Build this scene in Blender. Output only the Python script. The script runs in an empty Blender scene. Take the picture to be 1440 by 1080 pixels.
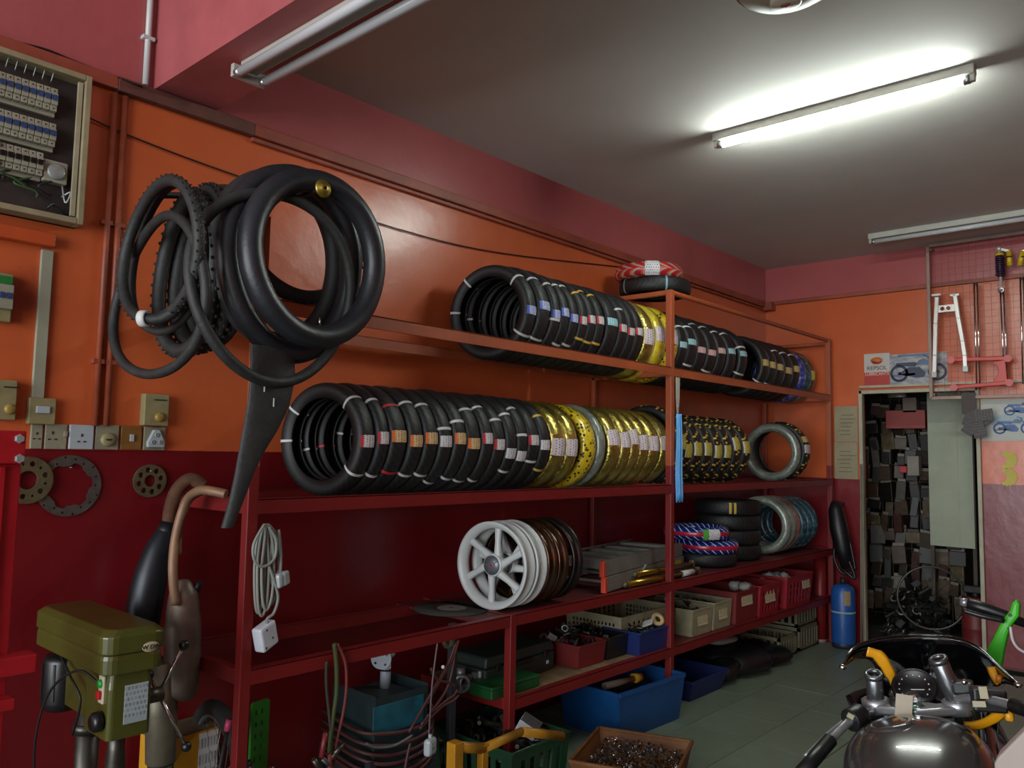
import bpy, bmesh, math, random
from mathutils import Vector, Matrix, Euler
import numpy as np

random.seed(7)
PI = math.pi
scene = bpy.context.scene
COL = scene.collection

# ------------------------------------------------------------------ camera
FPX = 1132.3
YAW, PITCH, ROLL = math.radians(41.825), math.radians(4.809), math.radians(1.0605)
CAM = Vector((0, 0, 1.6))
fw = Vector((-math.sin(YAW)*math.cos(PITCH), math.cos(YAW)*math.cos(PITCH), math.sin(PITCH)))
r0 = Vector((math.cos(YAW), math.sin(YAW), 0)); u0 = r0.cross(fw)
rt = r0*math.cos(ROLL) + u0*math.sin(ROLL)
up = u0*math.cos(ROLL) - r0*math.sin(ROLL)
cd = bpy.data.cameras.new('camera'); cam = bpy.data.objects.new('camera', cd); COL.objects.link(cam)
cd.sensor_fit = 'HORIZONTAL'; cd.sensor_width = 36; cd.lens = 36*FPX/1440; cd.clip_start = .05; cd.clip_end = 100
cam.matrix_world = Matrix(((rt.x, up.x, -fw.x, CAM.x), (rt.y, up.y, -fw.y, CAM.y), (rt.z, up.z, -fw.z, CAM.z), (0, 0, 0, 1)))
scene.camera = cam

# ------------------------------------------------------------------ light
w = bpy.data.worlds.new('world'); scene.world = w; w.use_nodes = True
w.node_tree.nodes['Background'].inputs[0].default_value = (.80, .90, 1, 1)
w.node_tree.nodes['Background'].inputs[1].default_value = .6
def area(name, loc, rot, sx, sy, power, col):
    l = bpy.data.lights.new(name, 'AREA'); l.shape = 'RECTANGLE'; l.size = sx; l.size_y = sy; l.energy = power; l.color = col
    o = bpy.data.objects.new(name, l); COL.objects.link(o); o.location = loc; o.rotation_euler = rot
    return o
area('daylight_shop_front', (-.3, -6.6, 2.1), (PI/2, 0, 0), 8.0, 4.2, 640, (.93, .97, 1))
scene.view_settings.view_transform = 'Standard'; scene.view_settings.look = 'None'
scene.view_settings.exposure = .45; scene.view_settings.gamma = 1; scene.view_settings.use_curve_mapping = False

# ------------------------------------------------------------------ helpers
def spot(px, py, x=None, y=None, z=None):
    """world point of the surveyed photo position on a known plane of the room"""
    d = rt*((px-720)/FPX) - up*((py-540)/FPX) + fw
    if x is not None: t = (x-CAM.x)/d.x
    elif y is not None: t = (y-CAM.y)/d.y
    else: t = (z-CAM.z)/d.z
    return CAM + d*t
def lin(c):
    if isinstance(c, str):
        c = [int(c[i:i+2], 16)/255 for i in (0, 2, 4)]
    return tuple((v/12.92 if v <= .04045 else ((v+.055)/1.055)**2.4) for v in c)
MATS = {}
def N(nt, t, **kw):
    n = nt.nodes.new(t)
    for k, v in kw.items():
        if k.startswith('i_'): n.inputs[k[2:].replace('_', ' ')].default_value = v
        else: setattr(n, k, v)
    return n
def mat(name, col, rough=.6, metal=0, var=.12, scale=8, bump=0, bscale=60, col2=None, dirt=0, coat=0, emit=None, spec=.5, alpha=1, trans=0):
    if name in MATS: return MATS[name]
    m = bpy.data.materials.new(name); m.use_nodes = True; nt = m.node_tree; L = nt.links
    b = nt.nodes['Principled BSDF']; c = lin(col)
    b.inputs['Roughness'].default_value = rough; b.inputs['Metallic'].default_value = metal
    b.inputs['Specular IOR Level'].default_value = spec; b.inputs['Coat Weight'].default_value = coat
    b.inputs['Transmission Weight'].default_value = trans; b.inputs['Alpha'].default_value = alpha
    tc = N(nt, 'ShaderNodeTexCoord')
    no = N(nt, 'ShaderNodeTexNoise', i_Scale=scale, i_Detail=5.0, i_Roughness=.6); L.new(tc.outputs['Object'], no.inputs['Vector'])
    rp = N(nt, 'ShaderNodeValToRGB')
    c2 = lin(col2) if col2 else tuple(min(1, v*(1+var)) for v in c)
    c1 = tuple(v*(1-var) for v in c)
    rp.color_ramp.elements[0].position = .32; rp.color_ramp.elements[1].position = .68
    rp.color_ramp.elements[0].color = (*c1, 1); rp.color_ramp.elements[1].color = (*c2, 1)
    L.new(no.outputs['Fac'], rp.inputs['Fac']); out = rp.outputs['Color']
    if dirt:
        n2 = N(nt, 'ShaderNodeTexNoise', i_Scale=scale*.37, i_Detail=8.0, i_Roughness=.7); L.new(tc.outputs['Object'], n2.inputs['Vector'])
        r2 = N(nt, 'ShaderNodeValToRGB'); r2.color_ramp.elements[0].position = .45; r2.color_ramp.elements[1].position = .75
        r2.color_ramp.elements[0].color = (0, 0, 0, 1); r2.color_ramp.elements[1].color = (dirt, dirt, dirt, 1)
        L.new(n2.outputs['Fac'], r2.inputs['Fac'])
        mx = N(nt, 'ShaderNodeMix', data_type='RGBA'); L.new(r2.outputs['Color'], mx.inputs['Factor'])
        L.new(out, mx.inputs['A']); mx.inputs['B'].default_value = (*[v*.28+.008 for v in c], 1); out = mx.outputs['Result']
    L.new(out, b.inputs['Base Color'])
    if bump:
        n3 = N(nt, 'ShaderNodeTexNoise', i_Scale=bscale, i_Detail=3.0); L.new(tc.outputs['Object'], n3.inputs['Vector'])
        bp = N(nt, 'ShaderNodeBump', i_Strength=bump, i_Distance=.01); L.new(n3.outputs['Fac'], bp.inputs['Height']); L.new(bp.outputs['Normal'], b.inputs['Normal'])
    if emit:
        b.inputs['Emission Color'].default_value = (*lin(emit[0]), 1); b.inputs['Emission Strength'].default_value = emit[1]
    MATS[name] = m; return m

def uvmat(name, fn, rough=.6, metal=0, bump=None):
    """material driven by UV: fn(nt, L, uvsocket_x, uvsocket_y) -> colour socket"""
    if name in MATS: return MATS[name]
    m = bpy.data.materials.new(name); m.use_nodes = True; nt = m.node_tree; L = nt.links
    b = nt.nodes['Principled BSDF']; b.inputs['Roughness'].default_value = rough; b.inputs['Metallic'].default_value = metal
    tc = N(nt, 'ShaderNodeTexCoord'); sp = N(nt, 'ShaderNodeSeparateXYZ'); L.new(tc.outputs['UV'], sp.inputs[0])
    c = fn(nt, L, sp.outputs[0], sp.outputs[1], tc.outputs['UV'], b)
    if c is not None: L.new(c, b.inputs['Base Color'])
    MATS[name] = m; return m
def mth(nt, L, op, a, b=None, c=None):
    n = N(nt, 'ShaderNodeMath', operation=op)
    for i, v in enumerate((a, b, c)):
        if v is None: continue
        if isinstance(v, (int, float)): n.inputs[i].default_value = v
        else: L.new(v, n.inputs[i])
    return n.outputs[0]
def mixc(nt, L, f, a, b):
    n = N(nt, 'ShaderNodeMix', data_type='RGBA')
    for k, v in (('Factor', f), ('A', a), ('B', b)):
        if isinstance(v, (int, float)): n.inputs[k].default_value = v
        elif isinstance(v, (tuple, str)): n.inputs[k].default_value = (*lin(v), 1)
        else: L.new(v, n.inputs[k])
    return n.outputs['Result']

def tag(o, label=None, cat=None, group=None, kind=None):
    if label: o['label'] = label
    if cat: o['category'] = cat
    if group: o['group'] = group
    if kind: o['kind'] = kind
    return o
def empty(name, loc=(0, 0, 0), rz=0, label=None, cat=None, group=None, rot=None):
    o = bpy.data.objects.new(name, None); COL.objects.link(o); o.location = loc
    o.rotation_euler = rot if rot else (0, 0, rz); o.empty_display_size = .05
    return tag(o, label, cat, group)
def link_mesh(name, me, parent=None, loc=(0, 0, 0), rot=(0, 0, 0)):
    o = bpy.data.objects.new(name, me); COL.objects.link(o); o.location = loc; o.rotation_euler = rot
    if parent: o.parent = parent
    return o
KIDS = {}
def copy_tree(o, parent=None):
    c = o.copy(); COL.objects.link(c)
    if parent: c.parent = parent
    for ch in [k for k in bpy.data.objects if k.parent == o]: copy_tree(ch, c)
    return c

class MB:
    """collects simple shapes into one mesh"""
    def __init__(s): s.v = []; s.f = []; s.uv = []; s.sm = []
    def add(s, vs, fs, uvs=None, smooth=False, T=None):
        n = len(s.v)
        s.v += [tuple(T @ Vector(p)) if T is not None else tuple(p) for p in vs]
        for i, f in enumerate(fs):
            s.f.append(tuple(n+k for k in f)); s.sm.append(smooth)
            s.uv.append(uvs[i] if uvs else [(0, 0), (1, 0), (1, 1), (0, 1)][:len(f)] if len(f) <= 4 else [(0, 0)]*len(f))
        return s
    def box(s, c, d, rot=(0, 0, 0), taper=1, smooth=False):
        T = Matrix.Translation(c) @ Euler(rot).to_matrix().to_4x4()
        x, y, z = d[0]/2, d[1]/2, d[2]/2; t = taper
        vs = [(-x, -y, -z), (x, -y, -z), (x, y, -z), (-x, y, -z), (-x*t, -y*t, z), (x*t, -y*t, z), (x*t, y*t, z), (-x*t, y*t, z)]
        return s.add(vs, [(3, 2, 1, 0), (4, 5, 6, 7), (0, 1, 5, 4), (1, 2, 6, 5), (2, 3, 7, 6), (3, 0, 4, 7)], T=T)
    def bar(s, a, b, w, h, roll=0):
        a = Vector(a); b = Vector(b); d = b-a
        q = d.to_track_quat('Y', 'Z'); T = Matrix.Translation((a+b)/2) @ q.to_matrix().to_4x4() @ Matrix.Rotation(roll, 4, 'Y')
        x, y, z = w/2, d.length/2, h/2
        vs = [(-x, -y, -z), (x, -y, -z), (x, y, -z), (-x, y, -z), (-x, -y, z), (x, -y, z), (x, y, z), (-x, y, z)]
        return s.add(vs, [(3, 2, 1, 0), (4, 5, 6, 7), (0, 1, 5, 4), (1, 2, 6, 5), (2, 3, 7, 6), (3, 0, 4, 7)], T=T)
    def tube(s, path, r, seg=10, closed=False, cap=True, smooth=True):
        P = [Vector(p) for p in path]; n = len(P); rs = r if isinstance(r, (list, tuple)) else [r]*n
        vs = []; fs = []; uvs = []; prev = None
        for i, p in enumerate(P):
            if closed: t = P[(i+1) % n]-P[i-1]
            else: t = (P[min(i+1, n-1)]-P[max(i-1, 0)])
            t.normalize()
            if prev is None:
                a = Vector((0, 0, 1)) if abs(t.z) < .9 else Vector((1, 0, 0)); nx = t.cross(a).normalized()
            else:
                nx = (prev - t*prev.dot(t)).normalized()
            prev = nx; ny = t.cross(nx)
            for k in range(seg):
                an = 2*PI*k/seg; vs.append(p + nx*(rs[i]*math.cos(an)) + ny*(rs[i]*math.sin(an)))
        for i in range(n if closed else n-1):
            j = (i+1) % n
            for k in range(seg):
                l = (k+1) % seg
                fs.append((i*seg+k, i*seg+l, j*seg+l, j*seg+k)); uvs.append([(i/n, k/seg), (i/n, (k+1)/seg), ((i+1)/n, (k+1)/seg), ((i+1)/n, k/seg)])
        s.add(vs, fs, uvs, smooth)
        if cap and not closed:
            s.add(vs[:seg], [tuple(range(seg))[::-1]]); s.add(vs[-seg:], [tuple(range(seg))])
        return s
    def cyl(s, a, b, r, r2=None, seg=16, cap=True): return s.tube([a, b], [r, r if r2 is None else r2], seg, False, cap)
    def lathe(s, prof, seg=24, T=None, closed=False, a0=0, a1=2*PI, smooth=True):
        """prof: (radius, height) along local z"""
        full = abs(a1-a0-2*PI) < 1e-6; n = len(prof); m = seg if full else seg+1
        vs = []; fs = []; uvs = []
        for i in range(m):
            a = a0+(a1-a0)*i/seg
            for (r, h) in prof: vs.append((r*math.cos(a), r*math.sin(a), h))
        for i in range(seg):
            j = (i+1) % m
            for k in range(n if closed else n-1):
                l = (k+1) % n
                fs.append((i*n+k, j*n+k, j*n+l, i*n+l)); uvs.append([(i/seg, k/n), ((i+1)/seg, k/n), ((i+1)/seg, (k+1)/n), (i/seg, (k+1)/n)])
        return s.add(vs, fs, uvs, smooth, T)
    def prism(s, poly, d, T=None):
        """polygon in local xy extruded 0..d along z"""
        n = len(poly)
        vs = [(x, y, 0) for x, y in poly]+[(x, y, d) for x, y in poly]
        fs = [tuple(range(n))[::-1], tuple(range(n, 2*n))]+[(i, (i+1) % n, n+(i+1) % n, n+i) for i in range(n)]
        return s.add(vs, fs, T=T)
    def plateh(s, outer, holes, d, T=None, seg=20):
        """flat plate with an outline and round / polygonal holes, thickness d"""
        bm = bmesh.new(); es = []
        for lp in [outer]+holes:
            vv = [bm.verts.new((x, y, 0)) for x, y in lp]
            es += [bm.edges.new((vv[i], vv[(i+1) % len(vv)])) for i in range(len(vv))]
        bmesh.ops.triangle_fill(bm, use_beauty=True, edges=es, use_dissolve=False)
        g = bmesh.ops.extrude_face_region(bm, geom=bm.faces[:])
        bmesh.ops.translate(bm, vec=(0, 0, d), verts=[e for e in g['geom'] if isinstance(e, bmesh.types.BMVert)])
        bmesh.ops.recalc_face_normals(bm, faces=bm.faces[:]); bm.verts.index_update()
        s.add([v.co.copy() for v in bm.verts], [tuple(v.index for v in f.verts) for f in bm.faces], T=T); bm.free(); return s
    def sheet(s, fn, nu, nv, smooth=True, closeu=False):
        vs = [fn(i/nu, j/nv) for i in range(nu+1) for j in range(nv+1)]
        fs = []; uvs = []
        for i in range(nu):
            for j in range(nv):
                fs.append((i*(nv+1)+j, (i+1)*(nv+1)+j, (i+1)*(nv+1)+j+1, i*(nv+1)+j+1))
                uvs.append([(i/nu, j/nv), ((i+1)/nu, j/nv), ((i+1)/nu, (j+1)/nv), (i/nu, (j+1)/nv)])
        return s.add(vs, fs, uvs, smooth)
    def ball(s, c, r, seg=12, sc=(1, 1, 1)):
        pr = [(r*math.sin(PI*k/(seg//2)), -r*math.cos(PI*k/(seg//2))) for k in range(seg//2+1)]
        return s.lathe(pr, seg, Matrix.Translation(c) @ Matrix.Diagonal((*sc, 1)))
    def mesh(s, name, m):
        me = bpy.data.meshes.new(name); me.from_pydata(s.v, [], s.f); me.update()
        uv = me.uv_layers.new(name='UVMap'); k = 0; data = []
        for u in s.uv: data += [c for p in u for c in p]
        uv.data.foreach_set('uv', data)
        me.polygons.foreach_set('use_smooth', s.sm)
        if isinstance(m, (list, tuple)):
            for q in m: me.materials.append(q)
        else: me.materials.append(m)
        return me
    def build(s, name, m, parent=None, bevel=0, loc=(0, 0, 0), rot=(0, 0, 0), solid=0, sub=0, weld=True):
        me = s.mesh(name, m)
        if weld:
            bm = bmesh.new(); bm.from_mesh(me); bmesh.ops.remove_doubles(bm, verts=bm.verts[:], dist=1e-6); bm.to_mesh(me); bm.free()
        o = link_mesh(name, me, parent, loc, rot)
        if solid: d = o.modifiers.new('solid', 'SOLIDIFY'); d.thickness = solid; d.offset = 0
        if bevel: d = o.modifiers.new('bevel', 'BEVEL'); d.width = bevel; d.segments = 2; d.limit_method = 'ANGLE'; d.angle_limit = .6
        if sub: d = o.modifiers.new('sub', 'SUBSURF'); d.levels = sub; d.render_levels = sub
        return o
def circ(r, n=20, cx=0, cy=0, a0=0): return [(cx+r*math.cos(a0+2*PI*i/n), cy+r*math.sin(a0+2*PI*i/n)) for i in range(n)]
def rrect(x0, y0, x1, y1, r, n=4):
    o = []
    for cx, cy, a in ((x1-r, y1-r, 0), (x0+r, y1-r, PI/2), (x0+r, y0+r, PI), (x1-r, y0+r, 1.5*PI)):
        o += [(cx+r*math.cos(a+PI/2*i/n), cy+r*math.sin(a+PI/2*i/n)) for i in range(n+1)]
    return o
def rotT(rot=(0, 0, 0), loc=(0, 0, 0)): return Matrix.Translation(loc) @ Euler(rot).to_matrix().to_4x4()
TO_Y = Matrix.Rotation(-PI/2, 4, 'X')     # local z -> +y
TO_X = Matrix.Rotation(PI/2, 4, 'Y')      # local z -> +x
def smoothpath(pts, n=6, closed=False):
    P = [Vector(p) for p in pts]; m = len(P); o = []
    for i in range(m if closed else m-1):
        if closed: a, b, c, d = P[i-1], P[i], P[(i+1) % m], P[(i+2) % m]
        else: a, b, c, d = P[max(i-1, 0)], P[i], P[i+1], P[min(i+2, m-1)]
        for k in range(n):
            t = k/n
            o.append(.5*((2*b)+(c-a)*t+(2*a-5*b+4*c-d)*t*t+(3*b-a-3*c+d)*t**3))
    if not closed: o.append(P[-1])
    return o
def text(name, body, size, m, parent, loc, rot, extrude=.0008, sx=1, align='CENTER'):
    cu = bpy.data.curves.new(name, 'FONT'); cu.body = body; cu.size = size; cu.extrude = extrude; cu.align_x = align; cu.align_y = 'CENTER'
    o = bpy.data.objects.new(name, cu); COL.objects.link(o); o.location = loc; o.rotation_euler = rot; o.scale = (sx, 1, 1)
    cu.materials.append(m)
    if parent: o.parent = parent
    # as mesh, so that it counts as real geometry
    dg = bpy.context.evaluated_depsgraph_get(); me = bpy.data.meshes.new_from_object(o.evaluated_get(dg)); me.name = name
    o2 = link_mesh(name, me, parent, loc, rot); o2.scale = (sx, 1, 1)
    bpy.data.objects.remove(o); return o2

# ------------------------------------------------------------------ shared materials
WX, BY, CZ, FX = -3.29, 7.31, 3.395, -2.648     # left wall, back wall, ceiling, shelf front plane
def wallmat(name, bands, var=.10, rough=.28, soot=None):
    """painted bands by height: [(z_from, colour)...]"""
    m = bpy.data.materials.new(name); m.use_nodes = True; nt = m.node_tree; L = nt.links; b = nt.nodes['Principled BSDF']
    g = N(nt, 'ShaderNodeNewGeometry'); sp = N(nt, 'ShaderNodeSeparateXYZ'); L.new(g.outputs['Position'], sp.inputs[0])
    no = N(nt, 'ShaderNodeTexNoise', i_Scale=2.2, i_Detail=9.0, i_Roughness=.68); L.new(g.outputs['Position'], no.inputs['Vector'])
    wob = mth(nt, L, 'MULTIPLY_ADD', no.outputs['Fac'], .012, -.006)
    z = mth(nt, L, 'ADD', sp.outputs[2], wob)
    col = None
    for zf, c in bands:
        if col is None: col = c; continue
        col = mixc(nt, L, mth(nt, L, 'GREATER_THAN', z, zf), col, c)
    rp = N(nt, 'ShaderNodeValToRGB'); rp.color_ramp.elements[0].position = .3; rp.color_ramp.elements[1].position = .75
    rp.color_ramp.elements[0].color = (1-var*2, 1-var*2, 1-var*2, 1); rp.color_ramp.elements[1].color = (1, 1, 1, 1)
    L.new(no.outputs['Fac'], rp.inputs['Fac'])
    mu = N(nt, 'ShaderNodeMix', data_type='RGBA', blend_type='MULTIPLY'); mu.inputs['Factor'].default_value = 1
    if isinstance(col, str): mu.inputs['A'].default_value = (*lin(col), 1)
    else: L.new(col, mu.inputs['A'])
    L.new(rp.outputs['Color'], mu.inputs['B'])
    # small chips of bare plaster
    v = N(nt, 'ShaderNodeTexNoise', i_Scale=26.0, i_Detail=6.0, i_Roughness=.75); L.new(g.outputs['Position'], v.inputs['Vector'])
    chip = mth(nt, L, 'GREATER_THAN', v.outputs['Fac'], .735)
    out = mixc(nt, L, mth(nt, L, 'MULTIPLY', chip, .35), mu.outputs['Result'], 'b09080')
    if soot:
        vm = N(nt, 'ShaderNodeVectorMath', operation='DISTANCE'); L.new(g.outputs['Position'], vm.inputs[0]); vm.inputs[1].default_value = soot
        k = mth(nt, L, 'SUBTRACT', mth(nt, L, 'MULTIPLY_ADD', no.outputs['Fac'], .42, -.06), vm.outputs['Value'])
        k2 = N(nt, 'ShaderNodeClamp'); L.new(mth(nt, L, 'MULTIPLY', k, 9), k2.inputs[0])
        out = mixc(nt, L, mth(nt, L, 'MULTIPLY', k2.outputs[0], .75), out, '6a2014')
    L.new(out, b.inputs['Base Color']); b.inputs['Roughness'].default_value = rough
    n3 = N(nt, 'ShaderNodeTexNoise', i_Scale=7.0, i_Detail=5.0); L.new(g.outputs['Position'], n3.inputs['Vector'])
    bp = N(nt, 'ShaderNodeBump', i_Strength=.25, i_Distance=.012); L.new(n3.outputs['Fac'], bp.inputs['Height']); L.new(bp.outputs['Normal'], b.inputs['Normal'])
    MATS[name] = m; return m
RED, ORANGE, PINK = '6c1319', 'c65e33', 'ac5858'
m_wl = wallmat('painted_wall', [(-9, RED), (1.578, ORANGE), (3.05, PINK)], soot=(-3.29, 1.0, 2.13))
m_wb = wallmat('painted_back_wall', [(-9, '74191f'), (1.417, ORANGE), (3.055, PINK)])
m_pink = mat('pink_paint', '9c4e50', .5, var=.14, scale=3, bump=.15, bscale=9)
m_ceil = mat('ceiling_plaster', 'c0bcb6', .8, var=.06, scale=1.2)
m_grout = mat('floor_grout', '3c3d36', .85)
m_tile = mat('floor_tile', '707c6b', .38, var=.13, scale=3.5, dirt=.55)
m_redsteel = mat('red_steel', '7a1818', .42, var=.16, scale=14, dirt=.35, bump=.08, bscale=40)
m_orsteel = mat('orange_steel', 'b8441d', .45, var=.14, scale=14, dirt=.25, bump=.08, bscale=40)
m_rubber = mat('tube_rubber', '1e2024', .42, var=.25, scale=9, bump=.1, bscale=70)
m_rubber2 = mat('dusty_rubber', '232423', .62, var=.35, scale=14, bump=.2, bscale=60)
m_black = mat('black_plastic', '131314', .35, var=.2)
m_white = mat('white_paint', 'b9bcba', .35, var=.04)
m_cream = mat('cream_plastic', '9c9478', .5, var=.12, scale=12, dirt=.3)
m_ivory = mat('aged_ivory_plastic', '857b55', .5, var=.15, scale=15, dirt=.35)
m_grey = mat('grey_metal', '8a8c8a', .4, metal=.7, var=.1)
m_galv = mat('galvanised_metal', '8f9490', .5, metal=.35, var=.15, scale=20, dirt=.3)
m_chrome = mat('chrome', 'c8c8c8', .14, metal=1, var=.03)
m_alu = mat('aluminium', 'b6b8b8', .3, metal=.9, var=.06)
m_steel = mat('oily_steel', '55524c', .4, metal=.85, var=.25, scale=20, dirt=.4)
m_darkst = mat('dark_steel', '2c2b2a', .5, metal=.6, var=.25, scale=16, dirt=.3)
m_rust = mat('rust', '5a3a26', .8, metal=.3, var=.35, scale=18, dirt=.4)
m_paper = mat('white_paper', 'c2c2c0', .6, var=.05)
m_redpaper = mat('red_paper', 'b32430', .55, var=.06)
m_yelpaper = mat('yellow_paper', 'c9a540', .55, var=.08)
m_wood = mat('old_plywood', '7b6244', .75, var=.3, scale=10, dirt=.4)
m_wire = mat('black_wire', '141312', .5)
# ================================================================== SETTING
def struct(mb, name, m, **k):
    return tag(mb.build(name, m, **k), kind='structure')
XR, Y0 = 2.6, -3.2
struct(MB().box(((WX+XR)/2, (Y0+BY)/2, -.06), (XR-WX+.4, BY-Y0, .1)), 'floor', m_grout)
FLOOR = bpy.data.objects['floor']
tile_me = MB().box((0, 0, 0), (.396, .396, .016)).mesh('tile', m_tile)
n = 0
for ix in range(14):
    for iy in range(17):
        x = WX+.2+.4*ix; y = .5+.4*iy+.11
        if x > 1.6 and y < 3: continue
        if y+.2 > BY: continue
        o = link_mesh('tile', tile_me, FLOOR, (x, y, -.008+random.uniform(-.0012, .0008)), (random.uniform(-.002, .002), random.uniform(-.002, .002), random.choice((0, PI/2, PI, -PI/2))))
YB = spot(215, 116, x=WX).y; CZ2 = 3.85          # the bay before the cross beam is higher
struct(MB().box(((WX+XR)/2, (YB+BY)/2+.06, CZ+.06), (XR-WX+.4, BY-YB, .12)), 'ceiling', m_ceil)
struct(MB().box(((WX+XR)/2, (Y0+YB)/2, CZ2+.06), (XR-WX+.4, YB-Y0, .12)), 'ceiling_front_bay', m_ceil)
mb = MB().box((WX-.06, (YB+BY)/2, CZ/2), (.12, BY-YB, CZ)); mb.box((WX-.06, (Y0+YB)/2, CZ2/2), (.12, YB-Y0, CZ2))
struct(mb, 'wall_left', m_wl)
# back wall with a door opening
DX0, DX1, DZ = -2.43, -1.50, 2.19
mb = MB()
mb.box(((WX+DX0)/2, BY+.06, CZ/2), (DX0-WX, .12, CZ)); mb.box(((DX1+XR)/2, BY+.06, CZ/2), (XR-DX1, .12, CZ))
mb.box(((DX0+DX1)/2, BY+.06, (DZ+CZ)/2), (DX1-DX0, .12, CZ-DZ))
struct(mb, 'wall_back', m_wb)
struct(MB().box((XR+.06, (Y0+BY)/2, CZ/2), (.12, BY-Y0, CZ)), 'wall_right', m_wl)
# cross beam under the ceiling
BY0 = spot(215, 116, x=WX).y; BY1 = spot(302, 148, x=WX).y; BZ = 3.07
struct(MB().box(((WX+XR)/2, (BY0+BY1)/2, (BZ+CZ2)/2), (XR-WX, BY1-BY0, CZ2-BZ)), 'trim_1', m_pink)
# batten under the ring beam, left and back walls
m_trim = mat('red_trim', '8f4430', .5, var=.2, scale=6, dirt=.5)
mb = MB().box((WX+.02, 4.55, 3.037), (.04, 5.4, .054)); mb.box((WX+.012, 4.55, 2.997), (.024, 5.4, .02))
struct(mb, 'trim_2', m_trim, bevel=.004)
struct(MB().box((WX+.021, 1.55, 3.035), (.042, .60, .058)), 'trim_5', mat('grimy_trim', '5a3228', .6, var=.3, scale=8, dirt=.4), bevel=.004)
struct(MB().box((WX+.02, .0, 3.037), (.04, 2.5, .054)), 'trim_6', m_trim, bevel=.004)
struct(MB().box((-.4, BY-.016, 3.052), (5.6, .032, .035)), 'trim_3', m_trim, bevel=.004)
struct(MB().box((WX+.05, BY-.05, 3.02), (.1, .1, .08)), 'trim_4', m_trim, bevel=.004)
# thin paint joint and door frame
m_frame = mat('door_frame_paint', 'a39c86', .5, var=.12, dirt=.3)
mb = MB().box((DX0+.012, BY-.01, DZ/2), (.03, .05, DZ)); mb.box((DX1-.012, BY-.01, DZ/2), (.03, .05, DZ)); mb.box(((DX0+DX1)/2, BY-.01, DZ-.015), (DX1-DX0, .05, .03))
struct(mb, 'door_1', m_frame, bevel=.003)
# store room behind the door
m_store = mat('store_wall', '4a4238', .8, var=.15, scale=4, dirt=.4)
m_storef = mat('store_floor', '4a463c', .7, var=.2, scale=4, dirt=.5)
struct(MB().box((-1.9, BY+1.6, -.06), (3.4, 3.0, .1)), 'floor_store', m_storef)
struct(MB().box((-3.3, BY+1.6, 1.3), (.1, 3.0, 2.6)), 'wall_store_left', m_store)
struct(MB().box((-1.9, BY+2.6, 1.3), (3.0, .1, 2.6)), 'wall_store_back', m_store)
struct(MB().box((-.4, BY+1.4, 1.3), (.1, 2.6, 2.6)), 'wall_store_right', m_store)
struct(MB().box((-1.9, BY+1.4, 2.62), (3.2, 2.6, .08)), 'ceiling_store', m_store)

# ================================================================== SHELF RACK
RZ = [2.155, 1.412, .808, .408]
RH = .055; PT = .042
yL = spot(354, 760, x=FX).y; yM = spot(946, 700, x=FX).y; yR = 7.22; yC = spot(722, 880, x=FX).y
BX = WX+.03                          # back rail
rack = empty('tyre_rack', (WX, yL, 0), 0, 'red and orange steel tyre rack standing along the left wall', 'rack')
def rp(mb, name, m=m_redsteel, bevel=.003):
    o = mb.build(name, m, bevel=bevel); o.parent = rack; o.matrix_parent_inverse = Matrix.Translation((-WX, -yL, 0)); return o
def two_tone(name):
    return wallmat(name, [(-9, '761616'), (1.53, 'a6502c')], var=.16, rough=.45)
m_post = two_tone('rack_paint')
for y, z0, z1 in ((yL, 0, 2.46), (yM, 0, 2.66), (yR, 0, 2.66)):
    rp(MB().box((FX-PT/2, y, (z0+z1)/2), (PT, PT, z1-z0)), 'post', m_post)
    if y > yL+.1: rp(MB().box((BX-.005, y, 1.3), (.03, .03, 2.6)), 'back_post', m_post)
rp(MB().box((FX-PT/2+.003, yC, .406), (PT, PT, .812)), 'post', m_post)
def rail(y0, y1, z, x=None, m=m_post, h=RH):
    x = FX-PT/2 if x is None else x
    mb = MB().box((x+PT/2-.003, (y0+y1)/2, z-h/2), (.006, y1-y0, h)); mb.box((x, (y0+y1)/2, z-.003), (PT, y1-y0, .006))
    return rp(mb, 'rail', m, .0015)
def arm(y, z, m=m_post, x0=WX): return rp(MB().box(((x0+FX-PT)/2, y, z-RH/2), (FX-PT-x0, .03, RH)), 'arm', m)
for a, b in ((yL+PT/2, yM-PT/2), (yM+PT/2, yR-PT/2)):
    for z in RZ[:3]:
        rail(a, b, z); rail(a, b, z, x=BX+.06)
rail(yC+PT/2, yM-PT/2, RZ[3]); rail(yM+PT/2, yR-PT/2, RZ[3])
for y in (yL, yM, yR):
    for z in RZ[:3]: arm(y, z)
arm(yC, RZ[3]); arm(yM, RZ[3]); arm(yR, RZ[3]); arm(yC, RZ[2])
rp(MB().cyl((FX-PT/2, yM+.02, 2.645), (FX-PT/2, yR-.02, 2.645), .017), 'top_pipe', m_post)
rp(MB().box(((WX+FX)/2, yM, 2.645), (FX-WX-.05, .03, .03)), 'arm', m_post)
rp(MB().box(((WX+FX)/2, yR, 2.62), (FX-WX-.05, .03, .03)), 'arm', m_post)
m_board = mat('red_board', '541216', .6, var=.2, scale=6, dirt=.5)
rp(MB().box(((WX+FX-PT)/2, (2.78+yM)/2, RZ[2]-.012), (FX-PT-WX-.01, yM-2.78-.03, .012)), 'shelf_board', m_board, 0)
rp(MB().box(((WX+FX-PT)/2, (yM+yR)/2, RZ[2]-.012), (FX-PT-WX-.01, yR-yM-.05, .012)), 'shelf_board', m_board, 0)
rp(MB().box(((WX+FX-PT)/2, (yC+yM)/2, RZ[3]-.012), (FX-PT-WX-.01, yM-yC-.05, .014)), 'shelf_board', m_wood, 0)
rp(MB().box(((WX+FX-PT)/2, (yM+yR)/2, RZ[3]-.012), (FX-PT-WX-.01, yR-yM-.05, .012)), 'shelf_board', m_board, 0)
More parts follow.
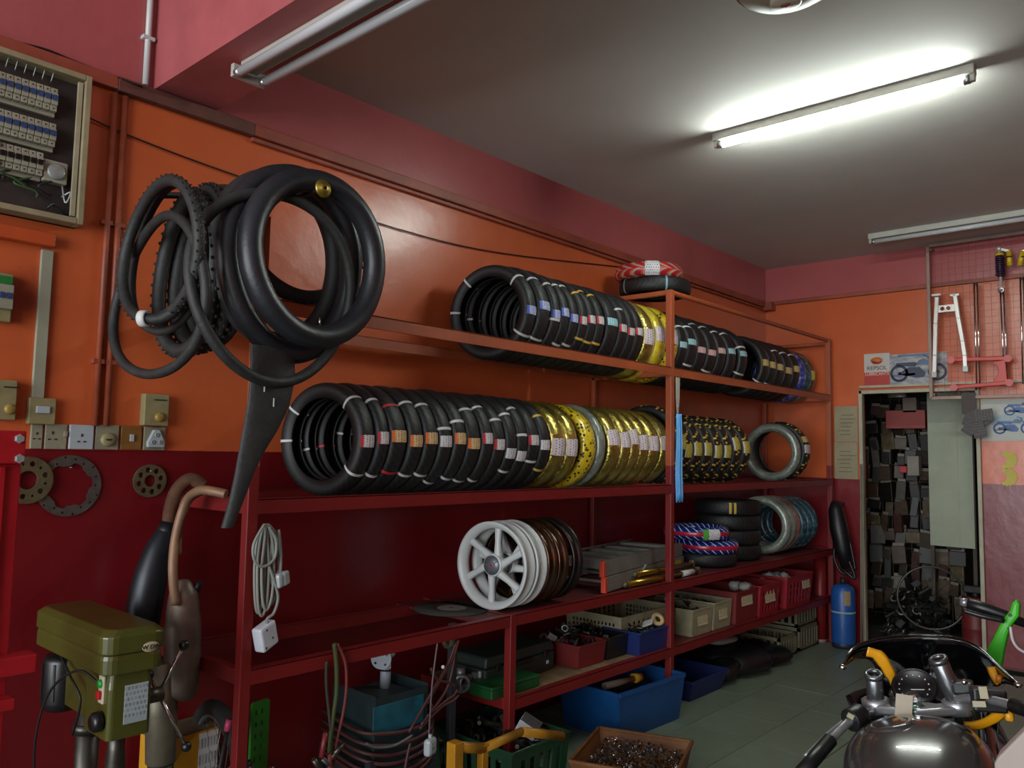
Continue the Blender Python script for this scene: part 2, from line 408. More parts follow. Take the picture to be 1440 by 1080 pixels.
# ================================================================== TYRES
def tyre_prof(R, wd, h=.068):
    """closed cross-section (radius, axial) running tread -> sidewalls -> bead"""
    o = []
    for k in range(9):                                   # crown
        a = PI*(k/8-.5)*.94; s = math.sin(a)
        o.append((R-.034+.034*math.cos(a)**.62, wd/2*math.copysign(abs(s)**.85, s)))
    o += [(R-.045, wd*.47), (R-h, wd*.36), (R-h-.004, wd*.28), (R-h+.010, wd*.30), (R-.034, wd*.38), (R-.014, wd*.22)]
    return o + [(r, -a) for r, a in reversed(o[9:])]
def tread(nt, L, u, v, uv, b):
    # slanted grooves cut by bump, finely siped
    s = mth(nt, L, 'ABSOLUTE', mth(nt, L, 'SUBTRACT', v, .22))
    g = mth(nt, L, 'SINE', mth(nt, L, 'ADD', mth(nt, L, 'MULTIPLY', u, 2*PI*44), mth(nt, L, 'MULTIPLY', s, 55)))
    g = mth(nt, L, 'GREATER_THAN', g, -.45)
    k = mth(nt, L, 'LESS_THAN', v, .40); g = mth(nt, L, 'MULTIPLY', g, k)
    bp = N(nt, 'ShaderNodeBump', i_Strength=.8, i_Distance=.006); L.new(g, bp.inputs['Height']); L.new(bp.outputs['Normal'], b.inputs['Normal'])
    return mixc(nt, L, g, '0a0a0b', '191a1b')
m_tyre = uvmat('tyre_rubber', tread, .55)
def label_fn(c_end, c_body, c_ink):
    def f(nt, L, u, v, uv, b):
        br = N(nt, 'ShaderNodeTexBrick', i_Scale=1.0); br.inputs['Brick Width'].default_value = .16; br.inputs['Row Height'].default_value = .14; br.inputs['Mortar Size'].default_value = .028
        br.inputs['Color1'].default_value = (1, 1, 1, 1); br.inputs['Color2'].default_value = (.0, .0, .0, 1); br.inputs['Mortar'].default_value = (0, 0, 0, 1); br.inputs['Bias'].default_value = -.3
        L.new(uv, br.inputs['Vector'])
        c = mixc(nt, L, mth(nt, L, 'MULTIPLY', br.outputs['Color'], .75), c_body, c_ink)
        return mixc(nt, L, mth(nt, L, 'LESS_THAN', v, .17), c, c_end)
    return f
LAB = {
 'red': uvmat('label_red', label_fn('b8202a', 'd8d4d4', '50404a'), .5),
 'orange': uvmat('label_orange', label_fn('d2602a', 'd6b98a', '7a4a2a'), .5),
 'white': uvmat('label_white', label_fn('c9c6ca', 'd6d4d6', '5a5560'), .5),
 'blue': uvmat('label_blue', label_fn('4a62c0', 'b9c2e2', '38427a'), .5),
 'cyan': uvmat('label_cyan', label_fn('8fc3cc', 'a9d4da', '4a6a78'), .5),
 'pink': uvmat('label_pink', label_fn('c98c8c', 'dcc2bc', '7a5a5a'), .5),
 'cream': uvmat('label_cream', label_fn('c0952c', 'd0c89c', '8a8050'), .5),
 'price': uvmat('label_price', label_fn('c9b8bc', 'd8ccd0', '6a5a62'), .5),
 'yellow': uvmat('label_yellow', label_fn('c9c8b8', 'c9b84a', '5a5438'), .5),
}
def section_patch(mb, prof, R, th, wdeg, k0, k1, off=.002, div=2):
    """strip that follows the tyre's own section from profile index k0 to k1 at angle th"""
    n = len(prof); ks = range(k0, k1+1)
    cr = R-.035
    vs = []; rows = len(ks)
    a0 = math.radians(th-wdeg/2); a1 = math.radians(th+wdeg/2)
    for i in range(div+1):
        a = a0+(a1-a0)*i/div
        for k in ks:
            r, y = prof[k % n]; d = Vector((r-cr, y)); d = d*(1+off/max(d.length, .01))
            r2 = cr+d.x; vs.append((r2*math.cos(a), d.y, r2*math.sin(a)))
    fs = []; uvs = []
    for i in range(div):
        for j in range(rows-1):
            fs.append((i*rows+j, (i+1)*rows+j, (i+1)*rows+j+1, i*rows+j+1))
            uvs.append([(i/div, j/(rows-1)), ((i+1)/div, j/(rows-1)), ((i+1)/div, (j+1)/(rows-1)), (i/div, (j+1)/(rows-1))])
    mb.add(vs, fs, uvs, True)
TY_ME = {}
def tyre_mesh(R, wd, m, key, puff=False):
    k = (R, wd, key)
    if k not in TY_ME:
        mb = MB(); prof = tyre_prof(R, wd)
        if puff:      # wrapped in film: a plump closed ring
            prof = [(R-.036+.038*math.cos(a), (wd*.5)*math.sin(a)) for a in [2*PI*i/16 for i in range(16)]]
        mb.lathe(prof, 56, TO_Y, closed=True)
        TY_ME[k] = mb.mesh('casing', m)
    return TY_ME[k]
def tyre(loc, R=.255, wd=.1, rz=0, label='', group=None, bands=(), labs=(), body=m_tyre, key='b', puff=False, cat='tyre', rot=None, name='rubber_tyre', roll=0, extra=None):
    t = empty(name, loc, label=label, cat=cat, group=group, rot=rot or (0, roll, rz))
    link_mesh('film_wrap' if puff else 'casing', tyre_mesh(R, wd, body, key, puff), t)
    prof = tyre_prof(R, wd)
    if puff: prof = [(R-.036+.038*math.cos(a), (wd*.5)*math.sin(a)) for a in [2*PI*(i-4)/16 for i in range(16)]]
    for th, m in bands:
        mb = MB(); section_patch(mb, prof, R, th, 3.0, 0, len(prof), .0022); mb.build('paper_band', m, t)
    for th, wdeg, lm in labs:
        mb = MB(); section_patch(mb, prof, R, th, wdeg, 1, 7, .0032, 4); mb.build('label', LAB[lm], t)
    if extra: extra(t, prof, R)
    return t
def film(name, c1, c2, c3, sc=9, rough=.22, metal=.75, spot_c=None):
    if name in MATS: return MATS[name]
    m = bpy.data.materials.new(name); m.use_nodes = True; nt = m.node_tree; L = nt.links; b = nt.nodes['Principled BSDF']
    tc = N(nt, 'ShaderNodeTexCoord')
    no = N(nt, 'ShaderNodeTexNoise', i_Scale=sc, i_Detail=6.0, i_Roughness=.7); L.new(tc.outputs['Object'], no.inputs['Vector'])
    rp = N(nt, 'ShaderNodeValToRGB'); e = rp.color_ramp.elements
    e[0].position = .3; e[0].color = (*lin(c1), 1); e[1].position = .7; e[1].color = (*lin(c3), 1); q = e.new(.5); q.color = (*lin(c2), 1)
    L.new(no.outputs['Fac'], rp.inputs['Fac']); out = rp.outputs['Color']
    if spot_c:
        v = N(nt, 'ShaderNodeTexVoronoi', i_Scale=42.0); L.new(tc.outputs['Object'], v.inputs['Vector'])
        out = mixc(nt, L, mth(nt, L, 'LESS_THAN', v.outputs['Distance'], .33), out, spot_c)
    L.new(out, b.inputs['Base Color']); b.inputs['Metallic'].default_value = metal; b.inputs['Roughness'].default_value = rough
    n3 = N(nt, 'ShaderNodeTexNoise', i_Scale=38.0, i_Detail=4.0, i_Roughness=.6); L.new(tc.outputs['Object'], n3.inputs['Vector'])
    bp = N(nt, 'ShaderNodeBump', i_Strength=.55, i_Distance=.012); L.new(n3.outputs['Fac'], bp.inputs['Height']); L.new(bp.outputs['Normal'], b.inputs['Normal'])
    b.inputs['Coat Weight'].default_value = .6; b.inputs['Coat Roughness'].default_value = .12
    MATS[name] = m; return m
f_gold = film('gold_film', '7a6a24', 'b8a850', 'dccf88', rough=.16, metal=.85)
f_yel = film('yellow_print_film', 'c9a81a', 'd9bd22', 'e2cc48', metal=.15, rough=.3, spot_c='25220f')
f_grn = film('yellow_green_film', 'b59a1c', 'd8c22c', '4f8a7a', sc=14, metal=.2, rough=.3)
f_grey = film('clear_grey_film', '5d655c', '767d72', '98a094', metal=.2, rough=.2)
f_teal = film('teal_film', '1c3c46', '2f5d6a', '8fb0b8', sc=16, metal=.4, rough=.2)
f_blue = film('blue_film', '14246e', '2440a8', 'b9c9ea', sc=22, metal=.3, rough=.2)
f_brown = film('clear_brown_film', '3c3020', '6a5c3c', 'a39a78', sc=12, metal=.3, rough=.2)
f_red = film('red_print_film', 'a81c24', 'b82a2a', 'c8b8a8', sc=18, metal=.15, rough=.3)

def rowy(px, py, R): return spot(px, py, x=-3.0+R).y
def row(edges, R, pyf, rzf, w0, wmin=.07, wmax=.13, prev=None):
    """centres, widths and turns of tyres standing side by side, from the surveyed front edges"""
    out = []
    for i, px in enumerate(edges):
        rz = math.radians(rzf(i)); yf = rowy(px, pyf(px), R*math.cos(rz))-R*math.sin(rz)
        wd = w0 if prev is None else max(wmin, min(wmax, (yf-prev)*math.cos(rz)-.002))
        out.append((yf-wd/2/math.cos(rz), wd, rz)); prev = yf
    return out, prev
G2, G1 = 'tyres standing in a row on the middle shelf', 'tyres standing in a row on the top shelf'
# ---- middle shelf, first bay: black tyres
e2 = [532, 551, 577, 599, 620, 640, 659, 680, 696.5, 714, 730, 745, 762, 776.6]
spec2 = [([143, 183, 47, -38], 'red', m_paper), ([195, 44, -40], 'red', m_paper), ([38, -36, 190], 'orange', m_redpaper), ([43, -40, 172], 'orange', m_paper),
         ([42, -40], 'orange', m_paper), ([14, -52], 'white', m_paper), ([22, -46], 'orange', m_paper), ([40, -50], 'orange', m_paper),
         ([44, -50], 'red', m_paper), ([28], 'red', m_paper), ([36, -36], 'white', m_paper), ([10, 47], 'white', m_paper), ([-22], 'red', m_paper), ([38, -34], 'white', m_yelpaper)]
L2 = {('red', 0): 'black tyre with a red and white paper label on the middle shelf', ('orange', 0): 'black tyre with an orange and cream paper label on the middle shelf',
      ('white', 0): 'black tyre with a plain white paper label on the middle shelf'}
R2, prev2 = row(e2, .254, lambda p: 640, lambda i: 11-.4*i, .09)
for i, px in enumerate(e2):
    R = .254+random.uniform(-.003, .003); y, wd, rz_ = R2[i]
    ths, lb, bm_ = spec2[i]
    lab = L2[(lb, 0)]; g = G2+' with %s labels' % lb
    if i == 0: lab = 'black tyre at the open end of the middle shelf row beside the left rack post'; g = None
    if lb == 'orange' and bm_ is m_redpaper: lab = 'black tyre with red paper bands and an orange label on the middle shelf'; g = None
    if bm_ is m_yelpaper: lab = 'black tyre with yellow paper bands next to the gold wrapped tyre on the middle shelf'; g = None
    tyre((-3.0, y, RZ[1]-.022+R), R, wd, rz_, lab, g, [(t, bm_) for t in ths], [(random.uniform(-2, 5) - (16 if i in (10, 11) else 0), 12, lb)])
# ---- gold wrapped
eg = [(800, f_gold, 1), (817, f_gold, 1), (844, f_yel, 0), (855, f_grey, 0), (877, f_gold, 1), (890.5, f_gold, 1), (903, f_gold, 1), (916.5, f_gold, 1), (932, f_gold, 1), (948, f_gold, 1)]
RG, prev2 = row([q[0] for q in eg], .250, lambda p: 640, lambda i: 5, .1, prev=prev2)
for i, (px, fm, lb) in enumerate(eg):
    R = .250 if fm is not f_yel else .246; y, wd, rz_ = RG[i]
    if fm is f_gold: lab = ('tyre wrapped in gold film beside the black tyres on the middle shelf' if i < 2 else 'tyre wrapped in gold film between the grey wrapped tyre and the middle post'); g = 'gold wrapped tyres %d' % (i > 2)
    elif fm is f_yel: lab = 'tyre wrapped in yellow film with black print on the middle shelf'; g = None
    else: lab = 'tyre wrapped in clear grey film among the gold ones on the middle shelf'; g = None
    tyre((-3.0, y, RZ[1]-.02+R), R, wd, rz_, lab, g, [], [(random.uniform(-4, 8)+(10 if i > 3 else 0), 22, 'price')] if lb else [], body=fm, key=fm.name, puff=True, name='wrapped_tyre')
# ---- tyres with yellow dashes
def dashes(t, prof, R):
    mb = MB(); rows = [(1, 3), (4, 5), (5, 7), (3, 4), (5, 6), (2, 3)]
    for q in range(64):
        th = -120+q*3.9+random.uniform(-1, 1)
        section_patch(mb, prof, R, th, 3.2, *rows[(q*3+q//2) % 6], .0022, 1)
    tag(mb.build('yellow_dashes', m_yelpaper, t), kind='stuff')
ed = (964, 977, 991, 1005, 1019, 1032, 1045, 1058)
RD, prev2 = row(ed, .252, lambda p: 640, lambda i: 4, .1, prev=prev2)
for i, px in enumerate(ed):
    R = .275 if px < 970 else .252; y, wd, rz_ = RD[i]
    tyre((-3.0, y, RZ[1]-.025+R), R, wd, rz_, 'black tyre dotted with yellow paper dashes, standing right of the middle post', 'yellow dashed tyres', [], [(random.uniform(-3, 7)+(6 if px > 1035 else 0), 21, 'yellow')], extra=dashes)
pa = spot(1112, 640, x=-2.95)
t = tyre((-2.93, 6.60, RZ[1]-.02+.245), .245, .085, math.radians(5), 'tyre in clear grey film leaning before a dashed tyre near the back wall', None, [], [], body=f_grey, key='gr', puff=True, name='wrapped_tyre')
tyre((-2.915, 6.72, RZ[1]-.02+.255), .255, .145, math.radians(3), 'yellow dashed black tyre behind the grey wrapped tyre near the back wall', None, [], [(5, 16, 'price'), (24, 12, 'cream')], extra=dashes)
# ---- top shelf
e1 = [759, 778, 791, 804, 817, 829, 841, 853, 873, 885, 896, 907]
spec1 = [([130, 178, 45, -33, 215], 'blue', m_paper), ([185, 44, -36], 'blue', m_paper), ([-8, 40], 'blue', m_paper), ([-38, 43], 'blue', m_paper), ([-36, 47], 'blue', m_paper),
         ([38, -25], 'red', m_yelpaper), ([46, -27], 'red', m_yelpaper), ([42, -27], 'red', m_yelpaper), ([], 'cyan', m_paper), ([28], 'red', m_paper), ([], 'red', m_paper), ([], 'red', m_paper)]
PY1 = lambda p: 450+(p-759)*.17
R1, prev1 = row(e1, .266, PY1, lambda i: 10-.45*i, .095)
for i, px in enumerate(e1):
    R = .266+random.uniform(-.003, .003); y, wd, rz_ = R1[i]
    ths, lb, bm_ = spec1[i]
    lab = 'black tyre with a %s paper label on the top shelf' % {'blue': 'pale blue', 'red': 'small red and white', 'cyan': 'pale cyan'}[lb]; g = G1+' with %s labels' % lb
    if i == 0: lab = 'black tyre at the open end of the top shelf row with white bands'; g = None
    if bm_ is m_yelpaper: lab = 'black tyre with yellow bands and a small red label on the top shelf'; g = G1+' with yellow bands'
    tyre((-3.0, y, RZ[0]-.06+R), R, wd, rz_, lab, g, [(t, bm_) for t in ths], [(random.uniform(-2, 6), 10, lb)])
R1g, prev1 = row((925, 941, 958), .262, PY1, lambda i: 4, .1, prev=prev1)
for i, (px, fm, lab) in enumerate(((925, f_gold, 'tyre in gold film at the end of the black row on the top shelf'), (941, f_grn, 'tyre in yellow and green printed film beside the middle post'), (958, f_yel, 'tyre in yellow black printed film touching the middle post on the top shelf'))):
    R = .262; y, wd, rz_ = R1g[i]
    tyre((-3.0, y, RZ[0]-.07+R), R, wd, rz_, lab, None, [], [(0 if px < 930 else 8, 22, 'price')], body=fm, key=fm.name+'1', puff=True, name='wrapped_tyre')
e1b = [(969, 'cyan', [30]), (982, 'cyan', [32, -30]), (996, 'pink', [45]), (1010, 'pink', [44, -34]), (1024, 'pink', [40, -40]), (1038, 'cyan', [42]), (1054, 'cyan', [-28, 20])]
R1b, prev1 = row([q[0] for q in e1b], .262, PY1, lambda i: 3, .1, prev=prev1)
for i, (px, lb, ths) in enumerate(e1b):
    R = .262+random.uniform(-.003, .003); y, wd, rz_ = R1b[i]
    tyre((-3.0, y, RZ[0]-.075+R), R, wd, rz_, 'black tyre with a %s label on the top shelf right of the middle post' % ('pale cyan' if lb == 'cyan' else 'pale pink'), G1+' right of the post, %s' % lb, [(t, m_paper) for t in ths], [(random.uniform(-4, 8), 9, lb)])
ec = (1084, 1094, 1105, 1117, 1128)
R1c, prev1 = row(ec, .25, lambda p: 515, lambda i: 4, .13, wmax=.16)
for i, px in enumerate(ec):
    R = .25; y, wd, rz_ = R1c[i]
    tyre((-3.0, y, RZ[0]-.075+R), R, wd, rz_, 'black tyre with a cream label near the far end of the top shelf', G1+' with cream labels', [(random.choice((36, -36, -44)), m_paper)], [(random.uniform(-2, 6), 12, 'cream')])
R1d, prev1 = row((1136, 1144, 1152), .24, lambda p: 520, lambda i: 2, .12, wmin=.1, wmax=.12, prev=prev1)
for i, (px, fm, lab) in enumerate(((1139, f_blue, 'tyre in shiny blue film near the far end of the top shelf'), (1149, f_teal, 'tyre in teal film near the far end of the top shelf'), (1160, f_brown, 'tyre in clear brown film last on the top shelf'))):
    R = .24; y, wd, rz_ = R1d[i]
    tyre((-3.0, min(y, 7.13), RZ[0]-.075+R), R, wd, rz_, lab, None, [], [(2, 20, 'yellow')] if px > 1155 else [], body=fm, key=fm.name+'2', puff=True, name='wrapped_tyre')
# ---- two lying on top of the rack at the middle post
def red_wrap(nt, L, u, v, uv, b):
    s = mth(nt, L, 'FRACT', mth(nt, L, 'ADD', mth(nt, L, 'MULTIPLY', u, 16), mth(nt, L, 'SINE', mth(nt, L, 'MULTIPLY', v, 9))))
    c = mixc(nt, L, mth(nt, L, 'LESS_THAN', s, .28), 'a01c26', '9a9084')
    return mixc(nt, L, mth(nt, L, 'GREATER_THAN', s, .82), c, 'b8542a')
m_redw = uvmat('red_swirl_wrap', red_wrap, .3)
c = spot(921, 398, x=-2.98)
tyre((c.x, c.y, c.z-.045), .25, .10, 0, 'black tyre with blue tape lying flat on top of the rack', None, [(40, mat('blue_tape', '6f98a4', .5)), (115, mat('blue_tape', '6f98a4', .5))], [], rot=(PI/2, 0, 0))
tyre((c.x-.02, c.y-.05, c.z+.053), .235, .10, 0, 'red and white printed wrapped tyre lying on top of the black tyre', None, [], [(52, 24, 'white')], body=m_redw, key='redw', puff=True, rot=(PI/2, 0, 0), name='wrapped_tyre')
# ================================================================== LAMPS AND CEILING
m_tubeon = mat('lit_tube', 'ffffff', .4, emit=('f2fff8', 104))
m_tubeoff = mat('unlit_tube', 'b0b2b3', .25, var=.02)
m_batten = mat('lamp_batten', 'a5a298', .45, var=.06, dirt=.15)
def batten(name, a, b, label, lit, ntube=1, w=.06, drop=.03):
    a = Vector(a); b = Vector(b); t = empty(name, (a+b)/2, label=label, cat='lamp'); c = (a+b)/2; d = (b-a); Lh = d.length/2
    t.rotation_euler = (0, 0, math.atan2(d.y, d.x))
    MB().box((0, 0, -.022), (2*Lh, w if ntube == 1 else .06, .044)).build('housing', m_batten, t, bevel=.004)
    for s in (-1, 1):
        MB().box((s*(Lh-.012), 0, -.052), (.022, .03 if ntube == 1 else .14, .05)).build('tube_holder', m_batten, t, bevel=.003)
    for k in range(ntube):
        yy = 0 if ntube == 1 else (k-.5)*.105
        MB().cyl((-(Lh-.03), yy, -.064), (Lh-.03, yy, -.064), .018, seg=14).build('tube', m_tubeon if lit else m_tubeoff, t)
        for s in (-1, 1): MB().cyl((s*(Lh-.05), yy, -.064), (s*(Lh-.022), yy, -.064), .019, seg=14).build('end_cap', m_alu, t)
    return t
a = spot(1005, 190, z=CZ); b = spot(1371, 90, z=CZ)
batten('fluorescent_lamp', (a.x, a.y, CZ), (b.x, a.y, CZ), 'lit fluorescent batten lamp on the grey ceiling', True)
a = spot(1222, 330, z=CZ); batten('fluorescent_lamp', (a.x, a.y, CZ), (a.x+1.3, a.y, CZ), 'unlit fluorescent batten lamp by the back wall', False)
a = spot(330, 108, z=BZ-.06); batten('fluorescent_lamp', (a.x+.02, BY1-.14, BZ), (a.x+1.32, BY1-.14, BZ), 'unlit twin tube lamp under the pink cross beam', False, 2)
c = spot(1105, 7, z=CZ-.178)
fan = empty('ceiling_fan', (c.x, c.y, CZ), label='round beige ceiling fan housing with a chrome rim', cat='fan')
m_fan = mat('fan_paint', 'a39a86', .45, var=.1, dirt=.3)
MB().lathe([(.16, 0), (.175, -.02), (.175, -.09), (.168, -.115), (.15, -.128), (.09, -.155), (.055, -.16), (0, -.16)], 40).build('housing', m_fan, fan)
MB().lathe([(.055, -.16), (.055, -.172), (.048, -.178), (0, -.180)], 24).build('centre_cap', mat('fan_cap', 'b3aa96', .4), fan)
MB().lathe([(.018, -.179), (.016, -.184), (0, -.185)], 16).build('red_button', mat('dull_red', '7a4a3c', .5), fan)
MB().tube([(.176*math.cos(2*PI*i/48), .176*math.sin(2*PI*i/48), -.105) for i in range(48)], .0035, 8, closed=True).build('rim', m_chrome, fan)
# ================================================================== WALL FITTINGS
def wp(px, py, off=0): return spot(px, py, x=WX+off)
# conduits
m_redcond = mat('red_conduit', '8a4028', .5, var=.25, scale=12, dirt=.45)
for px, lab in ((160, 'red painted conduit pipe, the one nearer the distribution board'), (175, 'red painted conduit pipe, the one nearer the hanging tubes')):
    y = wp(px, 135).y
    t = empty('conduit_pipe', (WX, y, 1.67), label=lab, cat='pipe')
    MB().cyl((.014, 0, 0), (.014, 0, 1.33), .0125, seg=12).build('pipe', m_redcond, t)
    for z in (.25, .8): MB().box((.012, 0, z), (.026, .05, .018)).build('clip', m_redcond, t, bevel=.002)
a = wp(206, 60)
t = empty('conduit_pipe', (WX, a.y, 3.075), label='white conduit pipe rising beside the pink cross beam', cat='pipe')
MB().cyl((.014, 0, 0), (.014, 0, .75), .0125, seg=12).build('pipe', m_white, t)
MB().box((.013, 0, .2), (.028, .05, .016)).build('clip', m_white, t, bevel=.002)
a = wp(302, 151); t = empty('pipe_stub', (WX, a.y, 3.064), label='short white pipe stub poking up from the red batten', cat='pipe')
MB().cyl((.012, 0, 0), (.012, 0, .05), .011, .008, seg=10).build('stub', m_white, t)
# trunking
m_ortr = mat('orange_trunking', 'b0481e', .4, var=.08)
o = MB().box((0, 0, 0), (.05, .6, .05)).build('cable_trunking', m_ortr, bevel=.004, loc=(WX+.025, wp(72, 340).y-.3, wp(72, 341).z)); tag(o, 'orange cable trunking below the distribution board', 'trunking')
a = wp(62, 352); b = wp(54, 560)
o = MB().box((0, 0, 0), (.018, .04, a.z-b.z)).build('cable_trunking', mat('pale_trunking', '8e8e7a', .5, var=.08), bevel=.002, loc=(WX+.009, a.y+.008, (a.z+b.z)/2)); tag(o, 'pale vertical cable trunking above the square switch', 'trunking')
# distribution board
yr = wp(112, 200).y; z0, z1 = wp(103, 322).z, wp(118, 118).z; y0 = yr-.52
db = empty('distribution_board', (WX, yr-.26, z0), label='open distribution board with rows of circuit breakers', cat='fuse box')
m_dbf = mat('db_frame', '8a7f60', .55, var=.18, scale=10, dirt=.45)
m_dbi = mat('db_inside', '2e2420', .7, var=.3, scale=8, dirt=.4)
H = z1-z0; Wd = .52
MB().box((.01, 0, H/2), (.02, Wd, H)).build('back_plate', m_dbi, db)
for yy in (-Wd/2+.01, Wd/2-.01): MB().box((.045, yy, H/2), (.09, .022, H)).build('frame_side', m_dbf, db, bevel=.003)
for zz in (.011, H-.011): MB().box((.045, 0, zz), (.09, Wd-.044, .022)).build('frame_side', m_dbf, db, bevel=.003)
MB().box((.07, Wd/2-.034, H/2), (.012, .016, H-.06)).build('inner_strip', m_cream, db)
m_brk = mat('breaker_white', '8c8976', .45, var=.1, dirt=.2)
m_brkb = mat('breaker_blue', '27406e', .4)
def breaker_row(zc, ys, wb, hb, toggles):
    MB().box((.03, (ys[0]+ys[-1])/2, zc-hb*.55), (.02, abs(ys[-1]-ys[0])+wb, .02)).build('busbar', m_brk, db)
    for i, y in enumerate(ys):
        b = MB().box((.042, y, zc), (.045, wb*.94, hb)); b.box((.068, y, zc), (.012, wb*.94, hb*.5))
        o = b.build('breaker', m_brk, db, bevel=.002)
        MB().box((.077, y, zc+.004), (.012, wb*.6, hb*.22), (0, .3, 0)).build('toggle', m_brkb if toggles else m_black, o)
        for s in (-1, 1): MB().cyl((.064, y, zc+s*hb*.38), (.066, y, zc+s*hb*.38), .003, seg=8).build('screw', m_dbi, o)
lz = lambda px, py: wp(px, py, .06).z-z0
lyy = lambda px, py: wp(px, py, .06).y-(yr-.26)
r1 = lyy(80, 150); breaker_row(lz(80, 142), [r1-.012-.0245*i for i in range(13)], .024, .088, True)
breaker_row(lz(80, 192), [r1-.010-.0245*i for i in range(13)], .024, .088, True)
r3 = lyy(60, 235); breaker_row(lz(60, 232), [r3-.012-.0245*i for i in range(7)], .024, .088, False)
MB().box((.045, r3-.18, lz(20, 222)), (.06, .075, .09)).build('contactor', m_brkb, db, bevel=.003)
tz = lz(76, 241); MB().box((.04, r3+.045, tz), (.04, .082, .082)).build('timer', m_brk, db, bevel=.004)
MB().lathe([(.031, 0), (.031, .008), (.026, .011), (0, .011)], 20, Matrix.Translation((.06, r3+.045, tz)) @ TO_X).build('timer_dial', m_galv, db)
for k in range(9):
    ya = random.uniform(-.2, .2); za = random.uniform(.03, .14)
    pts = [(.03+random.random()*.03, ya, za), (.06, ya+random.uniform(-.05, .05), za+.02), (.05, ya+random.uniform(-.09, .09), za+random.uniform(-.03, .07)), (.03, ya+random.uniform(-.1, .1), za+.09)]
    pts = [(p[0], max(-.23, min(.22, p[1])), max(.03, p[2])) for p in pts]
    MB().tube(smoothpath(pts, 5), .004, 6).build('wire', [m_wire, mat('green_wire', '2e4a20', .5), m_grey, m_wire][k % 4], db)
for k in range(6):
    ya = r1-.02-.03*k; zt = lz(80, 112)
    MB().tube(smoothpath([(.04, ya, zt-.01), (.06, ya+.005, zt+.035), (.05, ya+.02, zt+.055), (.03, ya+.03, zt+.03)], 5), .0022, 6).build('wire', m_grey, db)
# wire running from the board to the right
pts = [wp(100, 153, .02), wp(180, 190, .012), wp(330, 246, .012), wp(560, 322, .012), wp(700, 355, .012), wp(870, 375, .012)]
tag(MB().tube(smoothpath(pts, 5), .0035, 6).build('loose_cable', m_wire), 'thin dark cable strung along the orange wall', 'cable')
tag(MB().tube(smoothpath([wp(0, 55, .02), wp(60, 68, .02), wp(110, 88, .02), wp(200, 122, .05)], 5), .004, 6).build('loose_cable', m_wire), 'dark cable above the distribution board', 'cable')
# small breaker at the picture edge, with a dark burn mark beside it
a = wp(15, 388); b = wp(12, 455)
sb = empty('isolator_switch', (WX, a.y-.06, b.z), label='small surface mounted isolator with two breakers beside the pale trunking', cat='switch')
h = a.z-b.z
MB().box((.02, 0, h/2), (.04, .12, h)).build('body', m_ivory, sb, bevel=.004)
MB().box((.05, .03, h*.5), (.03, .052, h*.5)).build('breaker', m_brk, sb, bevel=.002)
for k in (0, 1): MB().box((.068, .018+.024*k, h*.52), (.012, .014, .02)).build('toggle', m_brkb, sb)
MB().box((.04, .03, h*.85), (.01, .05, .03)).build('green_cap', mat('green_plastic', '1d6a2c', .5), sb)
# square switch
def plate(name, px0, py0, px1, py1, m, label, cat, d=.012, grp=None):
    a = wp(px0, py1); b = wp(px1, py0); h = b.z-a.z
    t = empty(name, (WX, (a.y+b.y)/2, a.z), label=label, cat=cat, group=grp)
    MB().box((d/2, 0, h/2), (d, b.y-a.y-.002, h)).build('plate', m, t, bevel=.003)
    return t, b.y-a.y, h
m_brownp = mat('brown_plate', '7c5424', .5, var=.2, scale=14, dirt=.4)
m_whitep = mat('white_plate', '9fa6aa', .35, var=.05, dirt=.12)
m_dirty = mat('dirty_plate', '85806a', .5, var=.16, scale=18, dirt=.45)
m_hole = mat('socket_hole', '0a0908', .8)
t, w_, h = plate('light_switch', 35, 561, 76, 596, m_ivory, 'yellowed square switch below the pale trunking', 'switch', .03)
MB().box((.034, .0, h*.55), (.012, .045, .026)).build('rocker', m_whitep, t, bevel=.002)
def pins(t, d, cy, cz, s=1):
    for yy, zz, a, b in ((0, .014, .005, .011), (-.011, -.010, .009, .005), (.011, -.010, .009, .005)):
        MB().box((d+.0005, cy+yy*s, cz+zz*s), (.003, a*s, b*s)).build('pin_hole', m_hole, t)
t, w_, h = plate('wall_socket', 40, 597, 60, 631, m_dirty, 'dirty half hidden socket behind the red press frame', 'socket'); pins(t, .012, 0, h*.5, .8)
t, w_, h = plate('wall_socket', 60, 597, 94, 631.5, m_dirty, 'grimy three pin socket with its switch to the side', 'socket'); pins(t, .012, -.012, h*.5)
MB().box((.014, .032, h*.62), (.008, .012, .02)).build('rocker', m_dirty, t, bevel=.001)
t, w_, h = plate('wall_socket', 94, 598, 131, 631.5, m_whitep, 'clean white three pin socket in the middle of the row', 'socket', .016); pins(t, .016, 0, h*.42)
t, w_, h = plate('wall_socket', 131, 598, 167, 632, m_dirty, 'stained socket with a round adaptor under the conduit pipes', 'socket')
MB().lathe([(.026, 0), (.026, .014), (.02, .018), (0, .018)], 20, Matrix.Translation((.012, 0, h*.4)) @ TO_X).build('adaptor', m_ivory, t)
MB().box((.031, 0, h*.4), (.004, .022, .006)).build('slot', m_hole, t)
t, w_, h = plate('light_switch', 167, 600, 199, 632, m_brownp, 'brown stained switch plate with a small white rocker', 'switch')
MB().box((.016, 0, h*.5), (.01, .014, .028)).build('rocker', m_whitep, t, bevel=.001)
t, w_, h = plate('wall_socket', 199, 601, 232, 633, m_dirty, 'socket holding a white triangular three pin plug', 'socket')
tri = [(-.034, -.036), (.034, -.036), (.036, -.015), (.012, .036), (-.012, .036), (-.036, -.015)]
plg = MB().prism(tri, .02, Matrix.Translation((.012, 0, h*.5)) @ Matrix.Rotation(PI/2, 4, 'Z') @ Matrix.Rotation(PI/2, 4, 'X')).build('plug', m_whitep, t, bevel=.004)
